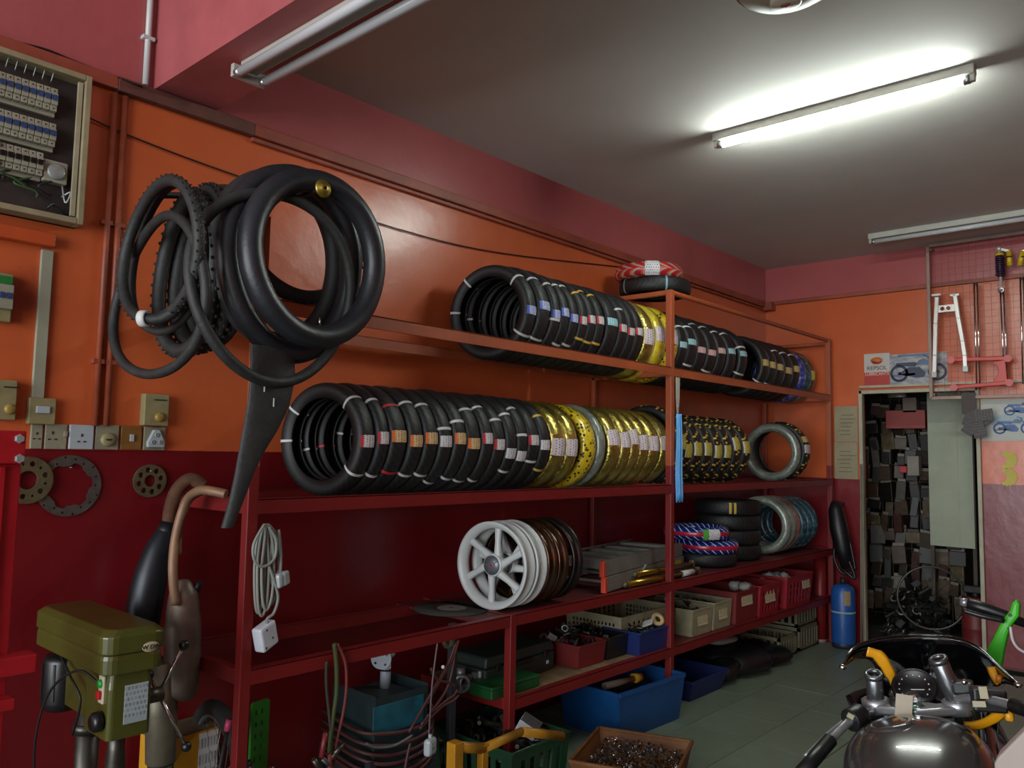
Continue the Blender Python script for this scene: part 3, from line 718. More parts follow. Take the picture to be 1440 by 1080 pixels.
for yy, zz in ((0, .014), (-.015, -.015), (.016, -.015)): MB().lathe([(.009, 0), (.009, .003), (.006, .003)], 12, Matrix.Translation((.032, yy, h*.5+zz)) @ TO_X).build('ring', m_galv, plg)
for (x0, y0_, x1, y1, lab) in ((195, 556, 232, 598, 'ivory fan regulator with a round knob above the triangular plug'), (-12, 536, 20, 590, 'ivory fan regulator with a round knob beside the square switch')):
    t, w_, h = plate('fan_regulator', x0, y0_, x1, y1, m_ivory, lab, 'regulator', .045)
    MB().lathe([(.018, 0), (.018, .012), (.012, .016), (0, .016)], 18, Matrix.Translation((.045, .01, h*.27)) @ TO_X).build('knob', mat('amber_knob', '8d7434', .4), t)
    MB().box((.047, .012, h*.82), (.004, .05, .004)).build('slot', m_hole, t)
# sprockets and brake discs hung on the wall
m_brass = mat('worn_brass_steel', '6c6448', .45, metal=.6, var=.25, scale=22, dirt=.4)
m_disc = mat('brake_disc_steel', '6a6660', .42, metal=.7, var=.25, scale=25, dirt=.4)
def wall_disc(name, px, py, R, holes, inner, m, label, cat, th=.006, outer=None, off=.004):
    c = wp(px, py)
    t = empty(name, (WX, c.y, c.z), label=label, cat=cat)
    MB().plateh(outer or circ(R, 40), [inner]+holes, th, Matrix.Translation((off, 0, 0)) @ Matrix.Rotation(PI/2, 4, 'Z') @ Matrix.Rotation(PI/2, 4, 'X')).build('disc', m, t)
    MB().cyl((-.002, 0, R*.6 if inner is not None else 0), (.022, 0, R*.6), .003, seg=8).build('nail', m_grey, t)
    return t
inner = [((.075 if (i//3) % 2 else .086)*math.cos(2*PI*i/36), (.075 if (i//3) % 2 else .086)*math.sin(2*PI*i/36)) for i in range(36)]
hol = [h for k in range(18) for h in [circ(.0042, 8, (.094+.007*(k % 3))*math.cos(2*PI*k/18), (.094+.007*(k % 3))*math.sin(2*PI*k/18))]]
wall_disc('brake_disc', 96, 683, .115, hol, inner, m_disc, 'dark drilled brake disc with a scalloped centre on the red wall', 'brake disc')
wall_disc('sprocket_carrier', 209, 676, .066, [circ(.011, 12, .045*math.cos(2*PI*(k+.3)/8), .045*math.sin(2*PI*(k+.3)/8)) for k in range(8)], circ(.024, 18), m_brass, 'round perforated carrier plate above the mufflers on the red wall', 'sprocket', .012)
wall_disc('sprocket_carrier', 36, 675, .085, [circ(.010, 12, .060*math.cos(2*PI*(k+.3)/6), .060*math.sin(2*PI*(k+.3)/6)) for k in range(6)]+[circ(.005, 8, .06*math.cos(2*PI*(k+.8)/6), .06*math.sin(2*PI*(k+.8)/6)) for k in range(6)], circ(.034, 18), m_brass, 'perforated carrier plate half hidden by the red press frame', 'sprocket', .012, off=.012)
# ---------------- red steel press frame at the left
m_press = mat('press_red', '96141d', .35, var=.12, scale=8, dirt=.2)
pf = empty('press_frame', (-2.62, .62, 0), label='bright red bolted steel press frame at the end of the wall', cat='machine')
xp = -2.55
a = spot(38, 606, x=xp); b = spot(33, 652, x=xp)
MB().box((xp+2.62-.03, a.y-.62-.12, (a.z+b.z)/2), (.06, .24, a.z-b.z)).build('top_plate', m_press, pf, bevel=.003)
c = spot(28, 700, x=xp-.03)
MB().box((xp+2.62-.06, c.y-.62-.06, b.z/2), (.05, .12, b.z)).build('column', m_press, pf, bevel=.004)
MB().box((xp+2.62-.028, c.y-.62-.05, b.z/2), (.012, .012, b.z-.02)).build('rib', m_press, pf)
for py in (617, 645):
    q = spot(27, py, x=xp); MB().lathe([(0, .012), (.011, .012), (.013, .008), (.013, 0)], 6, Matrix.Translation((q.x+2.62, q.y-.62, q.z)) @ TO_X, smooth=False).build('bolt', m_galv, pf)
d = spot(20, 935, x=xp); MB().box((xp+2.62-.02, d.y-.62-.02, d.z), (.08, .14, .05)).build('bracket', m_press, pf, bevel=.003)
q = spot(6, 990, x=xp); MB().box((xp+2.62-.01, q.y-.62-.02, q.z), (.06, .08, .03)).build('bracket', m_press, pf, bevel=.003)
MB().box((0.03, -.04, .015), (.3, .4, .03)).build('foot', m_press, pf, bevel=.004)
# ================================================================== HANGING TUBES AND TYRES
hb = [(-2.93, 1.26, 2.515), (-2.86, 1.36, 2.525), (-2.70, 1.52, 2.53), (-2.55, 1.62, 2.53), (-2.40, 1.645, 2.53)]
hang = rp(MB().tube(smoothpath(hb, 6), .012, 10), 'hanger_bar', m_darkst, 0)
rp(MB().cyl((FX-PT/2, yL, 2.45), (FX-PT/2+.01, yL+.0, 2.53), .012, seg=10), 'hanger_stay', m_darkst, 0)
q = spot(450, 266, x=-2.395)
br = MB().lathe([(.006, 0), (.030, 0), (.034, .004), (.030, .010), (.018, .012), (.016, .018), (.006, .018)], 18, Matrix.Translation((-2.405, 1.645, 2.53)) @ TO_X)
rp(br, 'brass_flange', mat('brass', '9a8438', .35, metal=.8, var=.3, scale=60), 0)
def ring(name, label, c, h, Ra, Rb, r, m=m_rubber, knob=0, sag=0, cat='inner tube', valve=None, wob=.01, flat=1, ph=0):
    """closed rubber ring: c centre, h horizontal in-plane direction, half axes Ra, Rb, tube radius r"""
    h = Vector(h).normalized(); nrm = h.cross(Vector((0, 0, 1))); n = 96
    t = empty(name, c, label=label, cat=cat)
    pts = []
    for i in range(n):
        a = 2*PI*i/n; s = math.sin(a)
        pts.append(h*(Ra*math.cos(a)) + Vector((0, 0, Rb*s - (sag*(1-s)*.5 if sag else 0))) + nrm*(wob*math.sin(2*a+ph)))
    mb = MB().tube(pts, r, 12, closed=True)
    mb.build('tube_body' if not knob else 'casing', m, t)
    if knob:
        kb = MB()
        for i in range(n):
            p = pts[i]; tn = (pts[(i+1) % n]-pts[i-1]).normalized(); o = (p - p.dot(nrm)*nrm).normalized()
            for k in (-1, 0, 1):
                d = (o+nrm*(.8*k)).normalized(); cc = p+d*(r*1.02)
                if (i+k) % 2: continue
                T = Matrix.Translation(cc) @ Matrix((( *tn, 0), (*nrm, 0), (*d, 0), (0, 0, 0, 1))).transposed()
                kb.add([T @ Vector(v) for v in [(-knob, -knob*.8, -.004), (knob, -knob*.8, -.004), (knob, knob*.8, -.004), (-knob, knob*.8, -.004), (-knob*.8, -knob*.6, knob), (knob*.8, -knob*.6, knob), (knob*.8, knob*.6, knob), (-knob*.8, knob*.6, knob)]], [(4, 5, 6, 7), (0, 1, 5, 4), (1, 2, 6, 5), (2, 3, 7, 6), (3, 0, 4, 7)])
        tag(kb.build('tread_knobs', m, t), kind='stuff')
    if valve is not None:
        a = valve; p = h*((Ra-r)*math.cos(a))+Vector((0, 0, (Rb-r)*math.sin(a))); d = -p.normalized()
        MB().tube([p-d*.005, p+d*.03], .004, 8).build('valve', m_chrome, t)
    return t
def ring_px(name, label, L, R, T, B, r, x=None, y=None, **k):
    cx, cy = (L+R)/2, (T+B)/2
    kw = dict(x=x) if x is not None else dict(y=y)
    l, q, tp, bt = spot(L, cy, **kw), spot(R, cy, **kw), spot(cx, T, **kw), spot(cx, B, **kw)
    c = Vector(((l.x+q.x)/2, (l.y+q.y)/2, (tp.z+bt.z)/2))
    h = (0, 1, 0) if x is not None else (1, 0, 0)
    Ra = ((q-l).x if x is None else (q-l).y)/2 - r; Rb = (tp.z-bt.z)/2 - r
    return ring(name, label, c, h, Ra, Rb, r, **k)
ring_px('inner_tube', 'fat smooth black inner tube hanging in front on the hook with the brass flange', 334, 539, 236, 490, .043, x=-2.455, valve=-1.45)
ring_px('inner_tube', 'fat black inner tube hanging just behind the front tube', 303, 506, 229, 511, .041, x=-2.55, valve=-1.2, wob=.015)
ring_px('inner_tube', 'black inner tube squeezed behind the two fat hanging tubes', 288, 480, 236, 492, .034, x=-2.63, m=m_rubber2)
ring_px('knobbly_tyre', 'knobbly bicycle tyre seen through the hole of the front tube', 330, 510, 255, 428, .030, x=-2.66, m=m_rubber2, knob=.006, cat='tyre')
ring_px('inner_tube', 'thin grey dusty inner tube hanging lowest below the fat tubes', 257, 498, 262, 545, .020, x=-2.50, m=m_rubber2, wob=.03)
ring_px('knobbly_tyre', 'narrow tyre with small tread knobs hanging nearest the conduit pipes', 172, 283, 250, 455, .020, y=1.22, m=m_rubber2, knob=.004, cat='tyre')
ring_px('inner_tube', 'thin smooth tube hanging inside the narrow knobbed tyre', 186, 290, 258, 470, .014, y=1.27, m=m_rubber2)
ring_px('inner_tube', 'long loose tube hanging lowest beside the conduit pipes', 161, 292, 300, 532, .018, y=1.25, m=m_rubber2, wob=.02)
ring_px('knobbly_tyre', 'wide knobbly bicycle tyre hanging between the tube bundles', 222, 305, 268, 502, .026, y=1.36, m=m_rubber2, knob=.006, cat='tyre')
ring_px('knobbly_tyre', 'dark knobbly tyre deepest between the hanging tube bundles', 244, 330, 262, 495, .028, y=1.42, m=m_rubber2, knob=.007, cat='tyre')
ring_px('inner_tube', 'dusty black tube in the middle of the hanging bundle', 262, 350, 262, 490, .026, y=1.47, m=m_rubber2)
a, b = spot(203, 448, y=1.16), spot(285, 420, y=1.30)
t = empty('inner_tube', a, label='flat tube end with white tape sticking out of the hanging bundle', cat='inner tube')
MB().tube(smoothpath([(0, 0, 0), (b-a)*.3+Vector((0, 0, -.02)), (b-a)*.7, (b-a)], 5), .019, 10).build('tube_end', m_rubber2, t)
MB().lathe([(.021, -.012), (.028, -.012), (.028, .014), (.021, .014)], 16, Matrix.Rotation(.5, 4, 'Z') @ TO_X).build('white_tape', m_paper, t)
# deflated tube hanging down as a tapering strip
ctr = [(384, 488, 31), (384, 530, 31), (378, 570, 29), (366, 605, 24), (352, 640, 17), (343, 668, 13), (335, 695, 11), (326, 722, 9), (319, 742, 8)]
P_ = []; rad = []
for px, py, hw in ctr:
    p = spot(px, py, x=-2.52); q = spot(px+hw, py, x=-2.52); P_.append(p); rad.append(abs(q.y-p.y))
org = P_[0].copy()
def fl(u, v):
    k = u*(len(P_)-1); i = min(int(k), len(P_)-2); f = k-i; p = P_[i].lerp(P_[i+1], f)-org; r = rad[i]*(1-f)+rad[i+1]*f; a = 2*PI*v
    return (p.x+min(.016, r*.7)*math.sin(a), p.y+r*math.cos(a), p.z)
t = empty('inner_tube', org, label='flattened black inner tube tapering down to a narrow end beside the rack post', cat='inner tube')
MB().sheet(fl, 24, 16).build('flat_tube', m_rubber2, t)
for py in (545, 566): 
    q = spot(372 if py == 545 else 385, py, x=-2.50)-org; MB().box(q, (.002, .004, .03)).build('white_mark', m_paper, t)

# ================================================================== DRILL PRESS
m_olive = mat('olive_enamel', '45461a', .28, var=.12, scale=6, dirt=.15, coat=.3)
dp = empty('drill_press', (-2.95, 1.12, 0), label='olive green bench drill press with a chrome feed handle', cat='machine')
T0 = Matrix.Translation((2.95, -1.12, 0))
def dpp(mb, name, m, bevel=0, par=dp):
    o = mb.build(name, m, bevel=bevel); o.parent = par
    o.matrix_parent_inverse = Matrix.Translation((2.95, -1.12, 0)) if par is dp else Matrix.Identity(4); return o
def slab(x0, x1, y0, y1, z0, z1, r, ins=.02):
    mb = MB(); lo = rrect(x0, y0, x1, y1, r); hi = rrect(x0+ins, y0+ins, x1-ins, y1-ins, r)
    n = len(lo); zs = [(lo, z0), (lo, z0+(z1-z0)*.75), (hi, z1)]
    vs = [(x, y, z) for l, z in zs for x, y in l]
    fs = [tuple(range(n))[::-1], tuple(range(2*n, 3*n))]
    for k in (0, 1): fs += [(k*n+i, k*n+(i+1) % n, (k+1)*n+(i+1) % n, (k+1)*n+i) for i in range(n)]
    return mb.add(vs, fs)
cov = dpp(slab(-3.10, -2.50, 1.02, 1.21, .975, 1.045, .04), 'pulley_cover', m_olive, .004)
dpp(slab(-3.10, -2.505, 1.025, 1.205, .915, .973, .035, .004), 'lower_cover', m_olive, .004)
dpp(MB().lathe([(.026, 0), (.026, .003), (0, .003)], 24, Matrix.Translation((-2.498, 1.155, .985)) @ TO_X @ Matrix.Diagonal((.6, 1, 1, 1))), 'badge', m_cream)
o = text('badge_lettering', 'W DW', .018, m_darkst, None, (-2.4945, 1.155, .985), (PI/2, 0, PI/2)); o.parent = dp; o.matrix_parent_inverse = T0
dpp(slab(-2.72, -2.535, 1.055, 1.185, .715, .915, .015, .004), 'head', m_olive, .003)
dpp(slab(-2.93, -2.70, 1.07, 1.17, .74, .915, .02, .004), 'head_rear', m_olive, .003)
dpp(MB().box((-2.533, 1.135, .815), (.003, .07, .115)), 'spec_plate', uvmat('spec_print', label_fn('8f9a9c', '9aa4a6', '5f686c'), .4))
dpp(MB().box((-2.585, 1.053, .86), (.036, .008, .082)), 'switch_plate', mat('switch_pale', 'b8b096', .4), .003)
dpp(MB().lathe([(0, .008), (.012, .008), (.013, 0)], 16, Matrix.Translation((-2.585, 1.049, .878)) @ Matrix.Rotation(PI/2, 4, 'X')), 'start_button', mat('green_button', '1d8a34', .4))
dpp(MB().box((-2.585, 1.045, .845), (.022, .012, .024)), 'stop_button', mat('red_button', 'b01c1c', .4), .003)
dpp(MB().lathe([(0, .03), (.022, .03), (.03, .022), (.03, .006), (.022, 0)], 18, Matrix.Translation((-2.575, 1.052, .77)) @ Matrix.Rotation(PI/2, 4, 'X')), 'depth_knob', m_black)
dpp(MB().cyl((-2.84, 1.12, .03), (-2.84, 1.12, .76), .036, seg=20), 'column', m_steel)
dpp(MB().lathe([(.036, 0), (.046, 0), (.046, .03), (.036, .03)], 20, Matrix.Translation((-2.84, 1.12, .66))), 'collar', m_steel)
dpp(MB().lathe([(0, .53), (.012, .53), (.022, .555), (.028, .58), (.03, .62), (.025, .66), (.024, .72), (0, .72)], 18, Matrix.Translation((-2.62, 1.12, 0))), 'chuck', m_steel)
dpp(MB().cyl((-2.62, 1.12, .46), (-2.62, 1.12, .535), .004, seg=8), 'drill_bit', m_darkst)
dpp(MB().lathe([(0, .70), (.05, .70), (.062, .71), (.065, .73), (.065, .86), (.06, .88), (0, .88)], 24, Matrix.Translation((-3.02, 1.10, 0))), 'motor', m_black)
for k in range(8): dpp(MB().box((-3.02+.066*math.cos(k*PI/4), 1.10+.066*math.sin(k*PI/4), .80), (.006, .006, .12), (0, 0, k*PI/4)), 'motor_fin', m_darkst)
hubc = Vector((-2.62, 1.205, .80))
dpp(MB().cyl(hubc+Vector((0, -.02, 0)), hubc+Vector((0, .05, 0)), .024, seg=18), 'feed_hub', m_steel)
hc = hubc+Vector((0, .04, 0))
for px, py in ((259, 907), (262, 1050)):
    e = spot(px, py, x=-2.60); e = Vector((-2.60, e.y, e.z))
    hd = dpp(MB().cyl(hc, e, .006, seg=10), 'feed_handle', m_chrome)
    kb = MB().ball(e, .017, 12).build('knob', m_black, hd)
e = Vector((-2.75, 1.27, .83)); hd = dpp(MB().cyl(hc, e, .006, seg=10), 'feed_handle', m_chrome); MB().ball(e, .017, 12).build('knob', m_black, hd)
dpp(MB().box((-2.78, 1.12, .015), (.42, .26, .03)), 'base', m_olive, .006)
dpp(MB().lathe([(.01, 0), (.11, 0), (.11, .02), (.01, .02)], 24, Matrix.Translation((-2.66, 1.12, .38))), 'work_table', m_steel)
dpp(MB().box((-2.78, 1.12, .37), (.14, .08, .03)), 'table_arm', m_olive, .004)
for pts in ([(-2.95, 1.06, .90), (-2.80, 1.04, .86), (-2.72, 1.045, .80), (-2.78, 1.05, .68)], [(-2.6, 1.045, .88), (-2.7, 1.02, .9), (-2.86, 1.0, .8), (-2.95, 1.0, .6), (-3.0, 1.05, .3)]):
    dpp(MB().tube(smoothpath(pts, 6), .004, 6), 'cable', m_wire)

# ================================================================== MUFFLERS
m_mufb = mat('black_muffler', '24272c', .38, metal=.5, var=.3, scale=10, dirt=.4)
m_mufr = mat('heat_stained_steel', '7c6e62', .45, metal=.6, var=.3, scale=7, dirt=.3)
m_mufs = mat('dull_silver_muffler', '7d7766', .45, metal=.6, var=.25, scale=8, dirt=.3)
m_copper = mat('raw_pipe', '8a6a52', .55, metal=.3, var=.25, scale=10, dirt=.2)
def ppath(l, x): return [spot(px, py, x=x) for px, py in l]
def muffler(label, body, bx, brad, pipe, pr, mb_, mp, px_):
    P1 = ppath(body, bx); t = empty('muffler', P1[-1], label=label, cat='muffler'); o = Vector(P1[-1])
    pts = smoothpath([p-o for p in P1], 5); n = len(pts)
    rr = []
    for i in range(n):
        u = i/(n-1); k = u*(len(brad)-1); j = min(int(k), len(brad)-2); rr.append(brad[j]*(1-(k-j))+brad[j+1]*(k-j))
    MB().tube(pts, rr, 20).build('silencer', mb_, t)
    Q = [Vector(spot(a, b, x=c))-o for a, b, c in pipe]
    MB().tube(smoothpath(Q, 6), pr, 12).build('exhaust_pipe', mp, t)
    return t, o
t, o = muffler('black muffler with a bent rusty pipe hung on the red wall', [(237, 742), (224, 770), (212, 810), (204, 850), (198, 890)], -3.12, [.03, .05, .062, .066, .062], [(237, 745, -3.12), (240, 715, -3.12), (250, 688, -3.12), (268, 674, -3.1), (286, 684, -3.08)], .026, m_mufb, m_rust, 0)
MB().cyl(spot(238, 735, x=-3.12)-o, spot(231, 758, x=-3.12)-o, .034, .04, 16).build('collar', m_mufb, t)
t, o = muffler('heat stained steel muffler hooked over the rack arm by its pale pipe', [(259, 815), (258, 835), (257, 880), (256, 930), (254, 972), (252, 984)], -2.98, [.016, .052, .066, .067, .060, .03], [(247, 850, -2.93), (243, 800, -2.93), (248, 750, -2.95), (262, 705, -2.93), (280, 690, -2.85), (300, 691, -2.78), (318, 695, -2.74)], .017, m_mufr, m_copper, 0)
Q = [Vector(spot(a, b, x=c))-o for a, b, c in [(250, 780, -2.96), (252, 740, -2.96), (266, 703, -2.96), (285, 691, -2.9)]]
MB().tube(smoothpath(Q, 6), .014, 10).build('exhaust_pipe', m_copper, t)
MB().cyl(spot(272, 838, x=-2.98)-o, spot(281, 818, x=-2.95)-o, .016, .012, 12).build('stub', m_mufb, t)
P1 = ppath([(228, 930), (226, 1072)], -3.0)
t = empty('muffler', P1[1], label='dull silver straight muffler tube leaning under the stained one', cat='muffler')
d = P1[0]-P1[1]; MB().tube([(0, 0, 0), (0, 0, .006), d*.5, d], [.05, .054, .056, .050], 20).build('silencer', m_mufs, t)
MB().cyl((0, 0, -.40), (0, 0, .01), .045, .045, 14).build('lower_sleeve', mat('dark_green_sleeve', '1c3a20', .5), t)
# ================================================================== WHEELS ON THE LOWER SHELF
def wheel_mesh_parts(t, R, wd, m, hubm, rimonly=False, a0=0):
    pr = [(R-.012, -wd/2), (R, -wd/2), (R, -wd/2+.006), (R-.013, -wd/2+.016), (R-.026, -wd*.18), (R-.026, wd*.18), (R-.013, wd/2-.016), (R, wd/2-.006), (R, wd/2), (R-.012, wd/2), (R-.034, wd*.2), (R-.040, 0), (R-.034, -wd*.2)]
    MB().lathe(pr, 64, TO_Y, closed=True).build('rim', m, t)
    for k in range(6):
        a = a0+k*PI/3; ca, sa = math.cos(a), math.sin(a); r0_, r1_ = .045, R-.034; w0, w1 = .021, .015
        off = .02
        vs = []
        for (r, hw, d, sh) in ((r0_, w0, .022, -off*.6), (r0_+(r1_-r0_)*.5, w1, .018, 0), (r1_, w1*1.25, .018, off*.5)):
            for (dx, dy) in ((-hw, -d*.55), (-hw*.5, -d), (hw*.5, -d), (hw, -d*.55), (hw, d*.7), (-hw, d*.7)):
                x, z = r, dx+sh; vs.append((x*ca-z*sa, dy, x*sa+z*ca))
        fs = []
        for s in (0, 1):
            for i in range(6): fs.append((s*6+i, s*6+(i+1) % 6, s*6+6+(i+1) % 6, s*6+6+i))
        MB().add(vs, fs, None, True).build('spoke', m, t)
    MB().lathe([(.02, -.03), (.052, -.03), (.058, -.024), (.058, .03), (.02, .03)], 28, TO_Y, closed=True).build('hub', m, t)
    h = MB().lathe([(.012, -.033), (.049, -.033), (.049, -.027), (.012, -.022)], 28, TO_Y).build('hub_plate', hubm, t)
    for k in range(5):
        a = a0+.4+k*2*PI/5; MB().box((.032*math.cos(a), -.034, .032*math.sin(a)), (.03, .004, .004), (0, -a, 0)).build('web', hubm, h)
    MB().lathe([(.004, -.036), (.012, -.036), (.014, -.03)], 14, TO_Y).build('axle_bush', mat('pinkish_bush', '8a4a50', .5), t)
m_bronze = mat('bronze_rim', '4a3020', .25, metal=.75, var=.25, scale=6, coat=.3)
m_dkrim = mat('dark_rim', '2a2220', .3, metal=.6, var=.2)
m_hubg = mat('hub_grey', '6b6f74', .4, metal=.5)
R = .219
for y, m, lab, a0, rz in ((3.045, m_white, 'white six spoke motorcycle wheel standing foremost with a grey hub plate', 1.42, .10), (3.145, m_white, 'white six spoke motorcycle wheel between the front white wheel and the bronze one', 1.9, .06),
                  (3.235, m_bronze, 'bronze motorcycle wheel next to the white ones', 1.2, .05), (3.325, m_bronze, 'bronze motorcycle wheel between two other dark ones', 1.6, .04), (3.445, m_dkrim, 'dark brown motorcycle wheel nearest the step ladder', 1.3, .05)):
    t = empty('alloy_wheel', (-2.815, y, RZ[2]+R+.001), rz, lab, 'wheel')
    wheel_mesh_parts(t, R, .078, m, m_hubg, a0=a0)
# abrasive disc lying on the shelf board
c = spot(641, 856, z=RZ[2])
t = empty('abrasive_disc', (c.x-.03, c.y, RZ[2]-.006), label='dark abrasive cutting disc with a pale paper centre lying on the shelf', cat='disc')
MB().lathe([(.012, 0), (.19, 0), (.19, .006), (.012, .006)], 40, closed=True).build('disc', mat('abrasive', '33322e', .85, var=.2, scale=60), t)
MB().lathe([(.012, .0065), (.075, .0065)], 30).build('paper_centre', mat('worn_paper', '8a8378', .7, var=.2), t)
# ================================================================== FOLDED STEP LADDER
A = Vector((-2.69, 3.84, RZ[2])); B = Vector((-2.90, 5.08, RZ[2])); dY = (B-A).normalized(); ang = math.atan2(dY.y, dY.x)-PI/2
m_lad = mat('dull_aluminium', '84867e', .42, metal=.45, var=.15, scale=10, dirt=.3)
m_orf = mat('orange_foot', 'c23a22', .5)
lad = empty('step_ladder', A, ang, 'folded grey aluminium step ladder with orange feet lying on the shelf', 'ladder')
Ll = (B-A).length
for lay, z0, w_ in ((0, .004, .42), (1, .092, .40)):
    for sx in (-1, 1):
        x = -.215+sx*w_/2+.0
        mb = MB().box((x, Ll/2, z0+.042), (.008, Ll, .084)); mb.box((x-sx*.012, Ll/2, z0+.004), (.026, Ll, .006)); mb.box((x-sx*.012, Ll/2, z0+.08), (.026, Ll, .006))
        mb.build('side_rail', m_lad, lad, bevel=.001)
        MB().box((x-sx*.004, -.008, z0+.042), (.03, .03, .088)).build('foot', m_orf, lad, bevel=.004)
for k in range(5):
    y = .12+k*.25; mb = MB().box((-.215, y, .165), (.38, .10, .006)); mb.box((-.215, y-.05, .145), (.38, .005, .045)); mb.box((-.215, y+.05, .145), (.38, .005, .045))
    mb.build('step', m_lad, lad)
for k in range(4): MB().box((-.215, .2+k*.3, .03), (.40, .03, .012)).build('brace_bar', m_lad, lad)
MB().box((.003, Ll*.42, .075), (.012, .10, .012), (.5, 0, 0)).build('hinge_arm', m_galv, lad)
MB().box((.004, Ll-.12, .05), (.003, .09, .045)).build('yellow_sticker', mat('yellow_sticker', 'b59a1c', .5), lad)
# golden fork tubes
m_gold = mat('gold_anodised', '9a7a34', .22, metal=.9, var=.1)
for k, (x, z, l0, l1, lab) in enumerate(((-2.715, .019, 4.05, 4.92, 'gold fork tube with a white label lying nearest the shelf edge'), (-2.775, .019, 4.12, 4.86, 'gold fork tube lying in the middle of three under the ladder'), (-2.745, .062, 4.2, 4.9, 'gold fork tube resting on top of the two others'))):
    t = empty('fork_tube', (x, l0, RZ[2]+z), label=lab, cat='fork tube')
    MB().cyl((0, .03, 0), (0, l1-l0, 0), .0185, seg=16).build('tube', m_gold, t)
    MB().tube([(0, 0, 0), (0, .012, 0), (0, .03, 0)], [.008, .016, .0185], 16).build('end_plug', m_brass, t)
    MB().box((0, l1-l0+.015, .004), (.03, .03, .045)).build('axle_lug', m_brass, t, bevel=.005)
    if k == 0: MB().cyl((0, l1-l0-.20, 0), (0, l1-l0-.05, 0), .0195, seg=16).build('white_label', m_paper, t)
# ================================================================== RIGHT BAY, SHELF THREE
def stripes(nt, L, u, v, uv, b):
    s = mth(nt, L, 'FRACT', mth(nt, L, 'ADD', mth(nt, L, 'MULTIPLY', u, 26), mth(nt, L, 'MULTIPLY', v, 5)))
    c = mixc(nt, L, mth(nt, L, 'LESS_THAN', s, .17), '12266a', 'b9c4dc')
    k = mth(nt, L, 'LESS_THAN', mth(nt, L, 'ABSOLUTE', mth(nt, L, 'SUBTRACT', mth(nt, L, 'FRACT', mth(nt, L, 'ADD', v, .5)), .5)), .05)
    return mixc(nt, L, k, c, 'a81c34')
m_bstr = uvmat('blue_striped_film', stripes, .22)
y1_ = 5.42
for k, (dx, dy, lab) in enumerate(((0, .03, 'blue striped wrapped tyre with a red line, underneath in its flat stack'), (-.03, -.06, 'blue striped wrapped tyre with a green and white label, on top of its flat stack'))):
    t = tyre((-2.93+dx, y1_+dy, RZ[2]+.135+.10*k), .235, .092, 0, lab, None, [], [], body=m_bstr, key='bs', puff=True, rot=(PI/2, 0, 0), name='wrapped_tyre')
    if k:
        pr_ = [(.235-.036+.038*math.cos(a), .046*math.sin(a)) for a in [2*PI*(i-4)/16 for i in range(16)]]
        mb = MB(); section_patch(mb, pr_, .235, 44, 10, 2, 6, .004, 4); mb.build('green_label', mat('green_label', '4aa03a', .5), t)
        mb = MB(); section_patch(mb, pr_, .235, 28, 22, 2, 6, .004, 4); mb.build('white_label', LAB['white'], t)
# the support under them: one big black tyre lying flat, then a column of black tyres beside
tyre((-2.94, 5.43, RZ[2]+.047), .24, .088, 0, 'black tyre lying flat under the two blue striped ones', None, rot=(PI/2, 0, 0))
for k in range(4):
    t = tyre((-3.0, 5.93, RZ[2]+.058+.112*k), .255, .11, 0, 'black tyre lying in the flat stack behind the blue striped tyres, %s' % ['lowest', 'second from below', 'third from below', 'topmost with yellow tags'][k], None, rot=(PI/2, 0, 0))
    if k == 3:
        for th in (58, 50):
            mb = MB(); section_patch(mb, tyre_prof(.255, .11), .255, th, 4, 2, 6, .003, 1); mb.build('yellow_tag', m_yelpaper, t)
for k, px in enumerate((1112, 1119, 1126)):
    R = .236; y = 6.33+.095*k
    tyre((-2.90, y, RZ[2]-.004+R), R, .088, math.radians(10), ['tyre in clear grey film standing beside the flat black stack', 'tyre in clear grey film between two others on the lower shelf', 'tyre in reddish grey film touching the teal tyres'][k], None, [], [], body=f_grey if k < 2 else film('clear_red_film', '5a3a38', '7a5a54', '98807a', metal=.2), key='g3%d' % (k == 2), puff=True, name='wrapped_tyre')
for k in range(3):
    R = .23; y = 6.72+.115*k
    tyre((-2.92, y, RZ[2]-.004+R), R, .098, math.radians(8), ['tyre in crinkled teal film touching the grey wrapped ones', 'tyre in crinkled teal film in the middle of three', 'tyre in crinkled teal film nearest the back wall'][k], None, [], [], body=f_teal, key='t3', puff=True, name='wrapped_tyre')
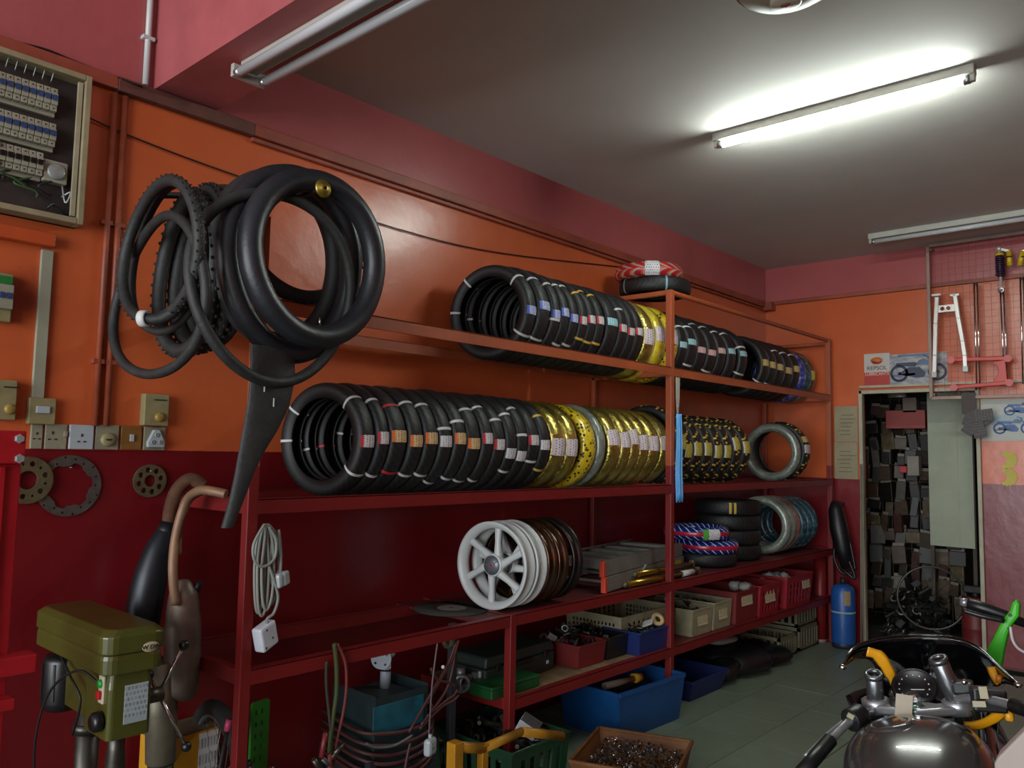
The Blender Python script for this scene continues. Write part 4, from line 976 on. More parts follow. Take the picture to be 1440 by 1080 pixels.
# ================================================================== BINS AND CRATES
def open_bin(name, label, c, sx, sy, h, m, rz=0, tag_=None, taper=.88, rim=.012, slots=False, cat='bin', th=.004, group=None, lab_face='+x', cols=5, rows=3):
    t = empty(name, c, rz, label, cat, group)
    bx, by = sx/2*taper, sy/2*taper
    lo = [(-bx, -by), (bx, -by), (bx, by), (-bx, by)]; hi = [(-sx/2, -sy/2), (sx/2, -sy/2), (sx/2, sy/2), (-sx/2, sy/2)]
    MB().box((0, 0, th/2), (2*bx, 2*by, th)).build('base', m, t)
    for i in range(4):
        j = (i+1) % 4; p0, p1 = Vector((*lo[i], 0)), Vector((*lo[j], 0)); q0, q1 = Vector((*hi[i], h)), Vector((*hi[j], h))
        def W(u, v): return p0.lerp(p1, u).lerp(q0.lerp(q1, u), v)
        mb = MB()
        if not slots: mb.add([W(0, 0), W(1, 0), W(1, 1), W(0, 1)], [(0, 1, 2, 3)])
        else:   # wall with rows of upright slots left open
            us = [0, .10]; n = max(4, int(cols*(1 if i in (1, 3) else 1.4)))
            for k in range(n): us += [.10+.80*(k+.30)/n, .10+.80*(k+.80)/n]
            us += [.90, 1]; us = sorted(set(us))
            vs_ = [0, .10]+[x for k in range(rows) for x in (.12+.72*k/rows+.02, .12+.72*(k+1)/rows-.03)]+[.90, 1]
            for a in range(len(us)-1):
                for b in range(len(vs_)-1):
                    um = (us[a]+us[a+1])/2; vm = (vs_[b]+vs_[b+1])/2
                    f = (um-.10)/.80*n
                    if .10 < um < .90 and .3 < f-math.floor(f) < .8 and any(vs_[2+2*k] < vm < vs_[3+2*k] for k in range(rows)): continue
                    mb.add([W(us[a], vs_[b]), W(us[a+1], vs_[b]), W(us[a+1], vs_[b+1]), W(us[a], vs_[b+1])], [(0, 1, 2, 3)])
        mb.build('side', m, t, solid=th)
    mb = MB(); 
    for i in range(4):
        a, b = Vector((*hi[i], h)), Vector((*hi[(i+1) % 4], h)); mb.bar(a, b, rim, rim)
    mb.build('rim', m, t, bevel=.002)
    if tag_:
        n = Vector((1, 0, 0)); x = sx/2*(taper+(1-taper)*tag_[2])+.004
        MB().box((x, tag_[3] if len(tag_) > 3 else 0, h*tag_[2]), (.002, tag_[0], tag_[1]), (0, -math.atan2(sx/2*(1-taper), h), .0)).build('paper_label', LABPAPER, t)
    return t
LABPAPER = uvmat('aged_label', label_fn('b8ac88', 'b8ac88', '6a604a'), .7)
def junk(name, label, c, sx, sy, h, n, mats, s0=.012, s1=.03, cat='parts', rz=0, shiny=0):
    t = MB(); parts = [MB() for _ in mats]
    for k in range(n):
        x, y = random.uniform(-sx/2, sx/2), random.uniform(-sy/2, sy/2); z = random.uniform(0, h)*(1-.6*max(abs(x)/sx*2, abs(y)/sy*2)**2)+.004; s = random.uniform(s0, s1)
        rot = (random.uniform(0, 3), random.uniform(0, 3), random.uniform(0, 3)); mb = parts[k % len(mats)]
        if k % 3 == 0: mb.box((x, y, z), (s, s*.7, s*.5), rot)
        elif k % 3 == 1:
            d = Vector((random.uniform(-1, 1), random.uniform(-1, 1), random.uniform(-.3, .5)))*s; mb.cyl(Vector((x, y, z))-d, Vector((x, y, z))+d, s*.22, seg=7)
        else: mb.lathe([(s*.3, 0), (s*.6, 0), (s*.6, s*.3), (s*.3, s*.3)], 8, rotT(rot, (x, y, z)), closed=True)
    o = empty(name, c, rz, label, cat); tag(o, kind='stuff')
    for p, m in zip(parts, mats): tag(p.build('pieces', m, o, weld=False), kind='stuff')
    return o
m_redbin = mat('red_plastic', '8a1a22', .45, var=.1, dirt=.15)
m_dullred = mat('dull_red_plastic', '6a1a1a', .55, var=.15, dirt=.3)
m_crate = mat('cream_crate', '8d866a', .6, var=.15, scale=14, dirt=.45)
m_olcrate = mat('olive_crate', '6c6850', .6, var=.15, scale=14, dirt=.45)
m_bluep = mat('blue_plastic', '0f4478', .4, var=.12, dirt=.3)
m_navy = mat('navy_plastic', '14245c', .45, var=.12, dirt=.3)
m_greenp = mat('green_crate_plastic', '123a22', .5, var=.15, dirt=.35)
m_scrap = [m_darkst, m_steel, mat('dark_scrap', '1c1a18', .6), m_grey]
zb = RZ[3]-.004
# left: big cream perforated crate behind the middle post, reaching into the right bay
open_bin('plastic_crate', 'large cream perforated crate on the low shelf behind the middle post', (-3.02, 4.48, zb), .42, .62, .20, m_crate, slots=True, cols=9, rows=5, taper=.95, cat='crate')
open_bin('parts_bin', 'cream bin with a paper label right beside the middle post', (-2.93, 4.98, zb), .46, .27, .17, m_crate, tag_=(.13, .085, .62), taper=.94)
open_bin('parts_bin', 'cream bin with a paper label between the other cream bin and the dull red bin', (-2.93, 5.27, zb), .46, .26, .18, m_crate, tag_=(.12, .095, .62), taper=.94)
junk('metal_parts', 'dark metal parts heaped in the cream bins', (-2.93, 5.12, zb+.08), .36, .44, .12, 90, m_scrap, .02, .045)
open_bin('parts_bin', 'dull red bin with a paper label between the cream bins and the red baskets', (-2.92, 5.60, zb), .48, .34, .22, m_dullred, tag_=(.17, .08, .72), taper=.95)
open_bin('plastic_basket', 'bright red slotted basket with a paper label beside the dull red bin', (-2.88, 5.98, zb), .42, .36, .225, m_redbin, tag_=(.17, .09, .62), slots=True, taper=.9, cat='basket')
open_bin('plastic_basket', 'bright red slotted basket with a paper label nearest the back wall', (-2.88, 6.52, zb+.0), .44, .52, .24, m_redbin, tag_=(.15, .09, .72, .12), slots=True, taper=.9, cat='basket', cols=6)
for (y, n_, lab, col) in ((5.9, 5, 'crumpled clear plastic bags in the red basket beside the dull red bin', 'bab8b4'), (6.42, 9, 'crumpled white plastic bags in the red basket nearest the back wall', 'c4c8ca')):
    t = empty('plastic_bag', (-2.86, y, zb+.16), label=lab, cat='bag')
    for k in range(n_):
        mb = MB().ball((random.uniform(-.1, .1), random.uniform(-.13, .16), random.uniform(.02, .07)), random.uniform(.035, .06), 10, (1, 1.3, .7))
        mb.v = [(x+random.uniform(-.008, .008), y_+random.uniform(-.008, .008), z+random.uniform(-.008, .008)) for x, y_, z in mb.v]
        mb.build('bag_fold', mat('bag_'+col, col, .35, var=.05), t)
# under the right bay
def slat_crate(label, c, sx, sy, h, m, rz=0, n=6):
    t = empty('slatted_crate', c, rz, label, 'crate')
    MB().box((0, 0, .008), (sx, sy, .016)).build('base', m, t)
    for a in (-1, 1):
        for b in (-1, 1): MB().box((a*(sx/2-.012), b*(sy/2-.012), h/2), (.024, .024, h)).build('corner_post', m, t, bevel=.002)
    for z in (.02, h-.014):
        for a in (-1, 1):
            MB().box((a*(sx/2-.006), 0, z), (.012, sy, .028)).build('rail', m, t); MB().box((0, a*(sy/2-.006), z), (sx, .012, .028)).build('rail', m, t)
    for a in (-1, 1):
        for k in range(n):
            MB().box((a*(sx/2-.005), -sy/2+sy*(k+1)/(n+1), h/2), (.008, .026, h-.03)).build('slat', m, t)
            MB().box((-sx/2+sx*(k+1)/(n+1), a*(sy/2-.005), h/2), (.026, .008, h-.03)).build('slat', m, t)
    return t
slat_crate('olive slatted crate on the floor under the rack, nearest the black sack', (-2.95, 6.44, 0), .44, .34, .17, m_olcrate)
slat_crate('olive slatted crate on the floor next to the red end pole', (-2.95, 6.86, 0), .44, .40, .19, m_olcrate)
slat_crate('olive slatted crate stacked on the one by the red end pole', (-2.96, 6.85, .191), .44, .42, .17, m_olcrate)
def blob(t, name, m, c, r, sc, amp, seed, seg=22):
    random.seed(seed); mb = MB().ball(c, r, seg, sc); w_ = [Vector((random.uniform(-22, 22), random.uniform(-22, 22), random.uniform(-22, 22))) for _ in range(6)]
    out = []
    for v in mb.v:
        v = Vector(v); d = v-Vector(c); s = sum(math.sin(q.dot(v)+i) for i, q in enumerate(w_))/6*amp
        p = Vector(c)+d*(1+s); out.append((p.x, p.y, max(p.z, .004)))
    mb.v = out; return mb.build(name, m, t)
sk = empty('black_sack', (-2.9, 5.8, 0), label='black plastic sack slumped on the floor under the rack', cat='sack')
m_sack = mat('black_sack', '100f12', .4, var=.2, bump=.3, bscale=25)
blob(sk, 'sack_body', m_sack, (0, 0, .10), .25, (1.0, 1.5, .48), .55, 3); blob(sk, 'sack_fold', m_sack, (.12, .34, .07), .15, (1.3, 1.3, .42), .6, 4); blob(sk, 'sack_neck', m_sack, (.10, -.30, .08), .13, (1.2, 1.4, .5), .6, 5)
blob(sk, 'pale_cloth', mat('pale_cloth', '77706a', .8), (-.02, -.12, .23), .10, (1, 1.5, .35), .4, 6)
random.seed(11)
open_bin('plastic_tray', 'navy blue tray of bolts on the floor right of the middle post', (-2.93, 5.03, 0), .52, .50, .13, m_navy, taper=.85, cat='tray', th=.006)
junk('bolts', 'loose bolts and small parts in the navy tray', (-2.90, 5.0, .02), .36, .34, .07, 90, [m_steel, m_chrome, m_darkst], .008, .02)
# ---------------- low shelf, left bay
gb = empty('small_box', (-2.79, 3.10, zb+.001), 0, 'flat bright green plastic box on the low shelf below the toolbox', 'box')
MB().box((0, 0, .022), (.17, .36, .044)).build('body', mat('bright_green_box', '0f4a22', .45, dirt=.25), gb, bevel=.006); MB().box((0, 0, .052), (.175, .365, .016)).build('lid', mat('bright_green_box'  , '12642c'), gb, bevel=.004)
m_tool = mat('dark_green_toolbox', '23302b', .5, var=.15, dirt=.3)
tb = empty('toolbox', (-2.98, 3.30, zb+.001), .04, 'dark green plastic tool case with a slanted lid on the low shelf', 'toolbox')
MB().box((0, 0, .05), (.26, .58, .10)).build('body', m_tool, tb, bevel=.012); MB().box((0, 0, .13), (.265, .585, .055), taper=.94).build('lid', m_tool, tb, bevel=.012)
MB().box((.135, 0, .09), (.02, .14, .022)).build('handle', m_black, tb, bevel=.005)
for s in (-.2, .2): MB().box((.136, s, .10), (.012, .03, .035)).build('latch', m_black, tb, bevel=.003)
MB().box((.134, .22, .05), (.003, .02, .018)).build('white_spot', m_paper, tb)
open_bin('parts_bin', 'dark red bin of cables beside the tool case on the low shelf', (-2.92, 3.80, zb+.001), .34, .26, .12, m_dullred, taper=.93)
junk('metal_parts', 'dark cables and parts heaped in the dark red bin', (-2.94, 3.78, zb+.06), .28, .24, .14, 60, m_scrap+[mat('wine_red_plastic', '5a1620', .4)], .02, .05)
open_bin('parts_bin', 'black bin between the dark red bin and the blue bin', (-2.92, 4.05, zb+.001), .34, .2, .12, m_black, taper=.93)
junk('metal_parts', 'greyish parts heaped in the black bin', (-2.94, 4.05, zb+.07), .26, .16, .10, 40, m_scrap, .02, .04)
open_bin('parts_bin', 'dark blue bin with a white card and parts in front of the cream crate', (-2.80, 4.32, zb+.001), .26, .32, .13, m_navy, taper=.93)
t = junk('metal_parts', 'parts with a white card heaped in the dark blue bin', (-2.80, 4.30, zb+.08), .2, .26, .09, 36, [m_darkst, m_steel, mat('teal_dark', '233a3c', .5)], .018, .04)
MB().box((.06, .06, .08), (.07, .08, .003), (.3, -.4, .3)).build('white_card', m_paper, t)
MB().lathe([(.02, 0), (.042, 0), (.042, .02), (.02, .02)], 18, rotT((.4, .9, 0), (.07, .15, .085)), closed=True).build('pale_gasket', mat('pale_gasket', 'b39a6a', .6), t)
# carburettor
cb = empty('carburettor', (-2.93, 2.93, zb+.001), -.2, 'grey metal carburettor lying at the end of the low shelf', 'carburettor')
m_carb = mat('cast_alloy', '8f9498', .4, metal=.6, var=.15, scale=30, dirt=.2)
MB().lathe([(.034, -.05), (.046, -.05), (.046, -.035), (.034, -.03), (.030, .03), (.034, .05), (.028, .05), (.028, -.05)], 22, Matrix.Translation((0, 0, .05)) @ TO_X).build('throat', m_carb, cb)
MB().lathe([(.046, 0), (.046, .006), (.034, .006)], 22, Matrix.Translation((.052, -.03, .05)) @ Matrix.Rotation(-.5, 4, 'Z') @ TO_X).build('intake_ring', m_carb, cb)
MB().cyl((0, 0, .06), (0, 0, .115), .026, .022).build('top_cap', m_carb, cb); MB().box((0, .01, .02), (.06, .06, .036)).build('float_bowl', m_carb, cb, bevel=.006)
MB().cyl((0, .02, .06), (0, .11, .06), .014).build('choke_body', m_carb, cb); MB().box((.02, .08, .06), (.03, .04, .05)).build('flange', m_carb, cb, bevel=.004); MB().tube(smoothpath([(.03, .04, .03), (.05, .07, .03), (.05, .1, .06)], 4), .004, 6).build('lever', m_chrome, cb)
MB().box((.036, .095, .07), (.012, .018, .04)).build('white_tag', m_paper, cb)
# ================================================================== FLOOR, LEFT BAY
bb = open_bin('storage_box', 'bright blue plastic storage box on the floor under the low shelf', (-2.80, 4.18, 0), .44, .66, .26, m_bluep, taper=.9, cat='box', rim=.022, th=.007, rz=-.05)
t = empty('grease_tube', (-2.78, 4.12, .245), 1.45, 'pale tube with a yellow cap lying in the blue storage box', 'tube')
MB().cyl((-.14, 0, 0), (.12, 0, 0), .02).build('body', mat('pale_pink_tube', '8d7a6a', .5), t); MB().cyl((.12, 0, 0), (.19, 0, 0), .03, .026).build('cap', mat('yellow_cap', 'b58a2a', .4), t)
MB().box((0, 0, -.03), (.5, .04, .02)).build('support_bar', m_darkst, t)
rt_ = open_bin('metal_tray', 'rusty orange tray heaped with bolts on the floor before the rack', (-2.30, 3.53, 0), .50, .52, .12, mat('rusty_tray', '6e4218', .65, metal=.2, var=.3, scale=10, dirt=.4), taper=.9, rz=.35, cat='tray', th=.005, rim=.016)
junk('bolts', 'heap of oily bolts and screws in the rusty tray', (-2.30, 3.53, .02), .44, .46, .13, 700, [m_darkst, m_steel, mat('dark_scrap', '1c1a18'), m_rust, m_darkst, m_chrome], .007, .018, rz=.35)
open_bin('plastic_crate', 'dark green slotted crate of scrap on the floor beside the corner post', (-2.76, 3.03, 0), .56, .42, .24, m_greenp, taper=.93, slots=True, cols=5, rows=1, cat='crate', rz=.0)
junk('metal_scrap', 'black scrap metal piled in the dark green crate', (-2.78, 3.03, .12), .46, .34, .18, 80, m_scrap[:3], .03, .07)
t = empty('heat_sink', (-2.62, 3.10, .25), .5, 'finned aluminium block on the scrap in the green crate', 'engine part')
for k in range(7): MB().box((0, -.06+.02*k, .02), (.10, .008, .05), (0, .5, 0)).build('fin', m_alu, t)
MB().box((-.01, 0, 0), (.10, .14, .012), (0, .5, 0)).build('plate', m_alu, t)
# yellow stand
m_yel = mat('yellow_paint_worn', '96660e', .45, var=.2, scale=10, dirt=.3)
ys = empty('paddock_stand', (-2.40, 2.60, 0), 0, 'worn yellow tubular motorcycle stand before the green crate', 'stand')
def yp(px, py, x=-2.40): return Vector(spot(px, py, x=x))-Vector((-2.40, 2.60, 0))
a, b_, c_, d_ = yp(640, 1050), yp(679, 1053), yp(733, 1029), yp(790, 1035)
MB().bar((a.x, a.y, 0), (a.x, a.y, a.z+.02), .05, .05).build('upright', m_yel, ys, bevel=.004)
MB().bar((b_.x, b_.y, 0), (b_.x, b_.y, b_.z+.02), .036, .036).build('upright', m_yel, ys, bevel=.004)
MB().cyl(a, b_, .022, seg=14).build('cross_tube', m_yel, ys); MB().cyl(b_, c_, .020, .018, seg=14).build('arm_tube', m_yel, ys); MB().cyl(c_, d_, .021, seg=14).build('handle_tube', m_yel, ys)
MB().box((a.x-.05, (a.y+b_.y)/2, .02), (.3, .34, .04)).build('foot', m_yel, ys, bevel=.004)
# welder
m_teal = mat('teal_enamel', '165464', .5, var=.35, scale=12, dirt=.75)
m_dkst = mat('dark_stand_paint', '22262a', .55, var=.2, dirt=.3)
wd_ = empty('welding_machine', (-2.86, 2.36, 0), 0, 'old teal welding transformer on a dark stand with red cables coiled round it', 'machine')
MB().box((0, 0, .40), (.30, .30, .26)).build('cabinet', mat('dark_cabinet', '1c2a2c', .5, var=.2, dirt=.4), wd_, bevel=.006)
MB().box((.152, -.02, .47), (.006, .28, .12)).build('front_panel', m_teal, wd_, bevel=.002)
for sx, sy in ((-1, -1), (-1, 1), (1, -1), (1, 1)): MB().box((sx*.16, sy*.17, .16), (.035, .035, .32)).build('stand_leg', m_dkst, wd_)
MB().box((0, 0, .255), (.36, .38, .03)).build('stand_top', m_dkst, wd_, bevel=.003); MB().box((.165, 0, .21), (.012, .36, .06)).build('stand_apron', m_dkst, wd_)
for yy in (-.145, .145): MB().box((0, yy, .545), (.30, .006, .05)).build('top_edge', mat('dark_cabinet', '1c2a2c'), wd_)
MB().box((.148, 0, .545), (.005, .29, .03)).build('top_edge', mat('dark_cabinet', '1c2a2c'), wd_)
m_cab = mat('dull_red_cable', '44201f', .55, var=.2)
for k in range(6):
    z = .43-.034*k+random.uniform(-.006, .006); g = .012*k
    pts = [(-.17, -.18, z+.02), (.10, -.20, z), (.185+.01*(k % 2), -.12, z-.01-g*.4), (.19, .02, z-.025-g*.3), (.18, .14, z-.01), (.10, .20, z+.03), (-.12, .21, z+.05)]
    MB().tube(smoothpath(pts, 6), .0085, 8).build('cable', m_cab, wd_)
# cables going up to the dark upright
up_ = empty('upright_post', (FX-.09, spot(636, 920, x=FX-.09).y, 0), 0, 'dark steel upright behind the welder draped with cables', 'post')
MB().box((0, 0, .40), (.03, .035, .80)).build('post', m_dkst, up_, bevel=.002)
MB().lathe([(.018, 0), (.032, 0), (.032, .05), (.018, .05)], 16, Matrix.Translation((.02, -.06, .73)) @ TO_Y, closed=True).build('cable_coil', mat('olive_cable', '3c3826', .6), up_)
o_ = Vector(up_.location)
for k, (px0, py0, px1, py1, px2, py2) in enumerate(((641, 905, 612, 965, 575, 1030), (640, 915, 625, 975, 592, 1020), (645, 900, 620, 955, 600, 990), (643, 970, 628, 985, 600, 1008), (645, 978, 620, 995, 590, 1025), (640, 965, 615, 955, 606, 940))):
    pts = [Vector(spot(a, b, x=-2.66))-o_ for a, b in ((px0, py0), ((px0+px1)/2+3, (py0+py1)/2), (px1, py1), (px2, py2))]
    MB().tube(smoothpath(pts, 6), .0065, 8).build('cable', m_cab, up_)
pts = [Vector(spot(a, b, x=-2.64))-o_ for a, b in ((615, 905), (608, 960), (605, 1005), (603, 1036))]
MB().tube(smoothpath(pts, 6), .004, 8).build('cable', mat('grey_red_cable', '5a484a', .5), up_)
pts = [Vector(spot(a, b, x=-2.64))-o_ for a, b in ((580, 1034), (555, 1048), (530, 1051), (515, 1046))]
MB().tube(smoothpath(pts, 6), .0055, 8).build('cable', mat('grey_cable', '5a5a5a', .5), up_)
pts = [Vector(spot(a, b, x=-2.64))-o_ for a, b in ((577, 1045), (573, 1062), (569, 1085), (566, 1110))]
MB().tube(smoothpath(pts, 6), .006, 8).build('cable', m_cab, up_)
c = spot(605, 1047, x=-2.62)
pl = empty('power_plug', c, .3, 'white three pin plug dangling on a cable before the welder', 'plug')
MB().box((0, 0, -.008), (.036, .068, .072)).build('body', m_whitep, pl, bevel=.014); MB().box((.0, .0, .034), (.014, .014, .018)).build('cord_grip', m_whitep, pl, bevel=.003); MB().box((.016, -.004, -.012), (.004, .02, .008)).build('fuse_slot', m_darkst, pl)
c = spot(623, 938, x=-2.64); o = MB().ball((0, 0, 0), .0085, 12).build('white_ball_knob', m_white, up_); o.location = c-o_
# PVC tap on the welder
tp = empty('pipe_fitting', (-2.90, 2.42, .575), .6, 'pale grey plastic pipe elbow with a round flange on the welder', 'pipe fitting')
m_pvc = mat('pale_pvc', '9aa2ac', .4, var=.05)
MB().cyl((0, 0, -.045), (0, 0, .075), .024).build('stem', m_pvc, tp)
MB().cyl((0, -.075, .10), (0, .03, .085), .019).build('branch', m_pvc, tp); MB().cyl((0, .0, .085), (0, .12, .072), .017, .010).build('nozzle', m_pvc, tp); MB().ball((0, 0, .088), .027, 14).build('elbow', m_pvc, tp)
MB().plateh(circ(.046, 28), [circ(.006, 8, .032*math.cos(a), .032*math.sin(a)) for a in (.6, 2.2, 3.8, 5.4)], .01, Matrix.Translation((0, -.07, .10)) @ Matrix.Rotation(PI/2, 4, 'X')).build('flange', m_pvc, tp)
MB().lathe([(.0245, 0), (.0265, 0), (.0265, .008), (.0245, .008)], 18, Matrix.Translation((0, 0, .03)), closed=True).build('band', m_black, tp)
# ================================================================== AROUND THE LEFT POST
# extension lead
c = spot(380, 740, x=FX+.01)
ex = empty('extension_lead', c, 0, 'grey extension lead coiled on the left rack post with a white socket box', 'extension lead')
m_lead = mat('grey_lead', '7b8078', .5, var=.06)
def ep(px, py, dx=0): return Vector(spot(px, py, x=FX+.02+dx))-Vector(c)
for k, (x0, x1, yb, dx) in enumerate(((358, 372, 862, 0), (362, 378, 866, .006), (368, 385, 858, .012), (372, 392, 850, -.006), (378, 394, 822, .004))):
    pts = [ep(373+k, 738, dx), ep(x0+4, 760, dx), ep(x0, 800, dx), ep(x0+1, yb-16, dx), ep((x0+x1)/2-2, yb, dx), ep(x1-3, yb-18, dx), ep(x1, 800, dx), ep(x1-2, 760, dx)]
    MB().tube(smoothpath(pts, 6, True), .0055, 8, closed=True).build('cable_loop', m_lead, ex)
pts = [ep(372, 737, .02), ep(357, 765, .025), ep(358, 788, .025), ep(370, 797, .025), ep(386, 785, .025), ep(388, 760, .025), ep(378, 741, .02)]
MB().tube(smoothpath(pts, 6), .0055, 8).build('cable_loop', m_lead, ex)
MB().tube(smoothpath([ep(378, 796, .02), ep(385, 815, .02), ep(391, 840, .015), ep(385, 862, .015), ep(376, 870, .01), ep(376, 880, .01)], 6), .0055, 8).build('cable', m_lead, ex)
MB().tube(smoothpath([ep(392, 745, .01), ep(395, 780, .01), ep(394, 806, .01)], 6), .0055, 8).build('cable', m_lead, ex)
o = MB().box((0, 0, 0), (.034, .055, .055)).build('plug', m_whitep, ex, bevel=.012); o.location = ep(394, 815, .01); o.rotation_euler = (.2, 0, .4)
o2 = MB().box((0, 0, 0), (.02, .035, .05)).build('plug_top', m_whitep, ex, bevel=.006); o2.location = ep(401, 813, .012); o2.rotation_euler = (.2, 0, .4)
sbx = MB().box((0, 0, 0), (.045, .085, .09)).build('socket_box', mat('lead_box', 'c2c8d2', .35), ex, bevel=.008); sbx.location = ep(373, 894, .0); sbx.rotation_euler = (.3, 0, .35)
for yy, zz in ((-.012, .03), (.012, -.012), (-.03, -.03)):
    MB().cyl((.0215, yy, zz), (.0235, yy, zz), .004, seg=10).build('screw', m_hole, sbx)
# things behind the post near the floor
gp = empty('perforated_panel', (-2.92, spot(364, 1000, x=-2.92).y, 0), .2, 'green perforated plastic panel standing behind the left rack post', 'panel')
zt = spot(364, 985, x=-2.92).z
MB().plateh(rrect(-.045, .02, .045, zt, .012), [rrect(-.028+.03*i, zt-.05-.045*j, -.018+.03*i, zt-.03-.045*j, .003, 2) for i in range(2) for j in range(7)], .012, Matrix.Rotation(PI/2, 4, 'Z') @ Matrix.Rotation(PI/2, 4, 'X')).build('panel', mat('bright_green_plastic', '1f6418', .45), gp)
MB().box((0, 0, .012), (.16, .14, .024)).build('foot', m_black, gp, bevel=.003)
def lean_rod(label, p0, p1, r, m, cat='rod'):
    t = empty('rod', p0, 0, label, cat); d = Vector(p1)-Vector(p0); MB().cyl((0, 0, 0), d, r, seg=12).build('shaft', m, t); MB().cyl(d*.97, d, r*1.25, seg=12).build('end_cap', m, t); return t
for k in range(4):
    lean_rod(['dull steel bar leaning below the green panel', 'grey pipe leaning below the green panel', 'dark pipe crossing below the green panel', 'short steel bar leaning beside the rack post'][k], (-2.78+.05*k, 1.95+.05*k, .012), (-2.86, 1.72+.10*k, .40-.05*k), .012, [m_steel, m_grey, m_darkst, m_steel][k])
# hanging straps and grip tools
st = empty('strap_bundle', spot(470, 906, x=FX+.012), 0, 'green and red straps hung over the lower rail', 'strap')
so = Vector(st.location)
def sp_(px, py, dx=0): return Vector(spot(px, py, x=FX+.014+dx))-so
for pts, m, r in (([(470, 905), (473, 935), (473, 975), (468, 1010), (464, 1050), (462, 1085)], mat('green_strap', '39421c', .7), .009), ([(474, 905), (485, 930), (487, 965), (482, 1005), (472, 1050), (469, 1090)], mat('red_strap', '6a2a24', .7), .006), ([(459, 930), (459, 965), (463, 1005), (466, 1040), (466, 1090)], mat('dark_strap', '2c2a1c', .7), .006)):
    MB().tube(smoothpath([sp_(*p) for p in pts], 5), r, 8).build('strap', m, st)
pt = empty('pliers', spot(466, 1085, x=FX+.03), 0, 'steel clamps with red grips hanging on the straps', 'tool')
po = Vector(pt.location)
for (a, b, m) in (((452, 1065), (458, 1030), 'r'), ((441, 1068), (452, 1085), 's'), ((463, 1060), (464, 1100), 'r'), ((470, 1060), (484, 1046), 's'), ((452, 1066), (480, 1090), 's'), ((484, 1046), (462, 1070), 's')):
    p, q = Vector(spot(*a, x=FX+.05))-po, Vector(spot(*b, x=FX+.05))-po
    MB().cyl(p, q, .010, seg=10).build('handle', mat('grip_red', '6a1c20', .5) if m == 'r' else m_steel, pt)
# wheel, boxes and clutter left of the post
wl = empty('wire_wheel', (-3.0, 1.62, .315), 0, 'narrow spoked wheel with a black tyre standing behind the left rack post', 'wheel')
wl.rotation_euler = (.04, 0, -.16); wl.location = (-2.98, spot(308, 1040, x=-2.98).y, .315)
MB().lathe([(.27+.03*math.cos(a), .03*math.sin(a)) for a in [2*PI*i/12 for i in range(12)]], 48, TO_Y, closed=True).build('rubber_ring', m_rubber2, wl)
MB().lathe([(.235, -.018), (.245, -.018), (.245, .018), (.235, .018)], 40, TO_Y, closed=True).build('rim', m_grey, wl)
for k in range(16): MB().cyl((.025*math.cos(k*.39), .02*(-1)**k, .025*math.sin(k*.39)), (.237*math.cos(k*.39+.2), 0, .237*math.sin(k*.39+.2)), .0015, seg=5).build('spoke', m_grey, wl)
MB().cyl((0, -.05, 0), (0, .05, 0), .03).build('hub', m_grey, wl)
yb_ = empty('carton', (-3.16, spot(272, 1040, x=-3.05).y, 0), .1, 'yellow and white printed carton standing behind the spoked wheel', 'box')
MB().box((0, 0, .24), (.16, .24, .48)).build('carton_body', mat('carton_yellow', 'c08a14', .6, dirt=.2), yb_, bevel=.003); MB().box((.082, .075, .25), (.003, .085, .44)).build('white_panel', LAB['white'], yb_)
MB().box((0, 0, .483), (.165, .245, .006)).build('flap', mat('brown_carton', '5a4a34', .8), yb_)
pk = lean_rod('dark rod with a pink tip leaning on the left rack post', (-2.80, 1.50, .01), (-2.77, 1.585, .61), .008, m_darkst); MB().cyl((.03*.93, .085*.93, .56), (.03, .085, .60), .012).build('pink_tip', mat('pink_plastic', 'b03a60', .5), pk)
# blue strap and white rag hung on the middle post
bs = empty('cable_ties', (FX+.006, yM+.05, 1.86), 0, 'bundle of pale blue cable ties hung on the middle rack post', 'cable ties')
m_lb = mat('light_blue_plastic', '5aa0d8', .4, var=.08)
for k in range(7):
    x = .004+.004*(k % 3); y = -.026+.011*k
    MB().tube(smoothpath([(x, y*.6, 0), (x+.004, y*.8, -.18), (x, y, -.36), (x+.002, y+.006, -.56+.01*(k % 3))], 4), .006, 6).build('strap', m_lb, bs)
MB().tube([(0, 0, .0), (0, 0, .045)], .003, 6).build('hook', m_darkst, bs)
rg = empty('white_tag_strip', (FX+.004, yM+.05, RZ[0]-.06), 0, 'pale pointed strip hung from the top rail at the middle post', 'strip')
MB().prism([(-.024, 0), (.024, 0), (.020, -.13), (.006, -.235), (-.006, -.235), (-.020, -.13)], .004, Matrix.Rotation(PI/2, 4, 'Z') @ Matrix.Rotation(PI/2, 4, 'X')).build('strip', mat('pale_strip', 'a8a398', .6), rg)
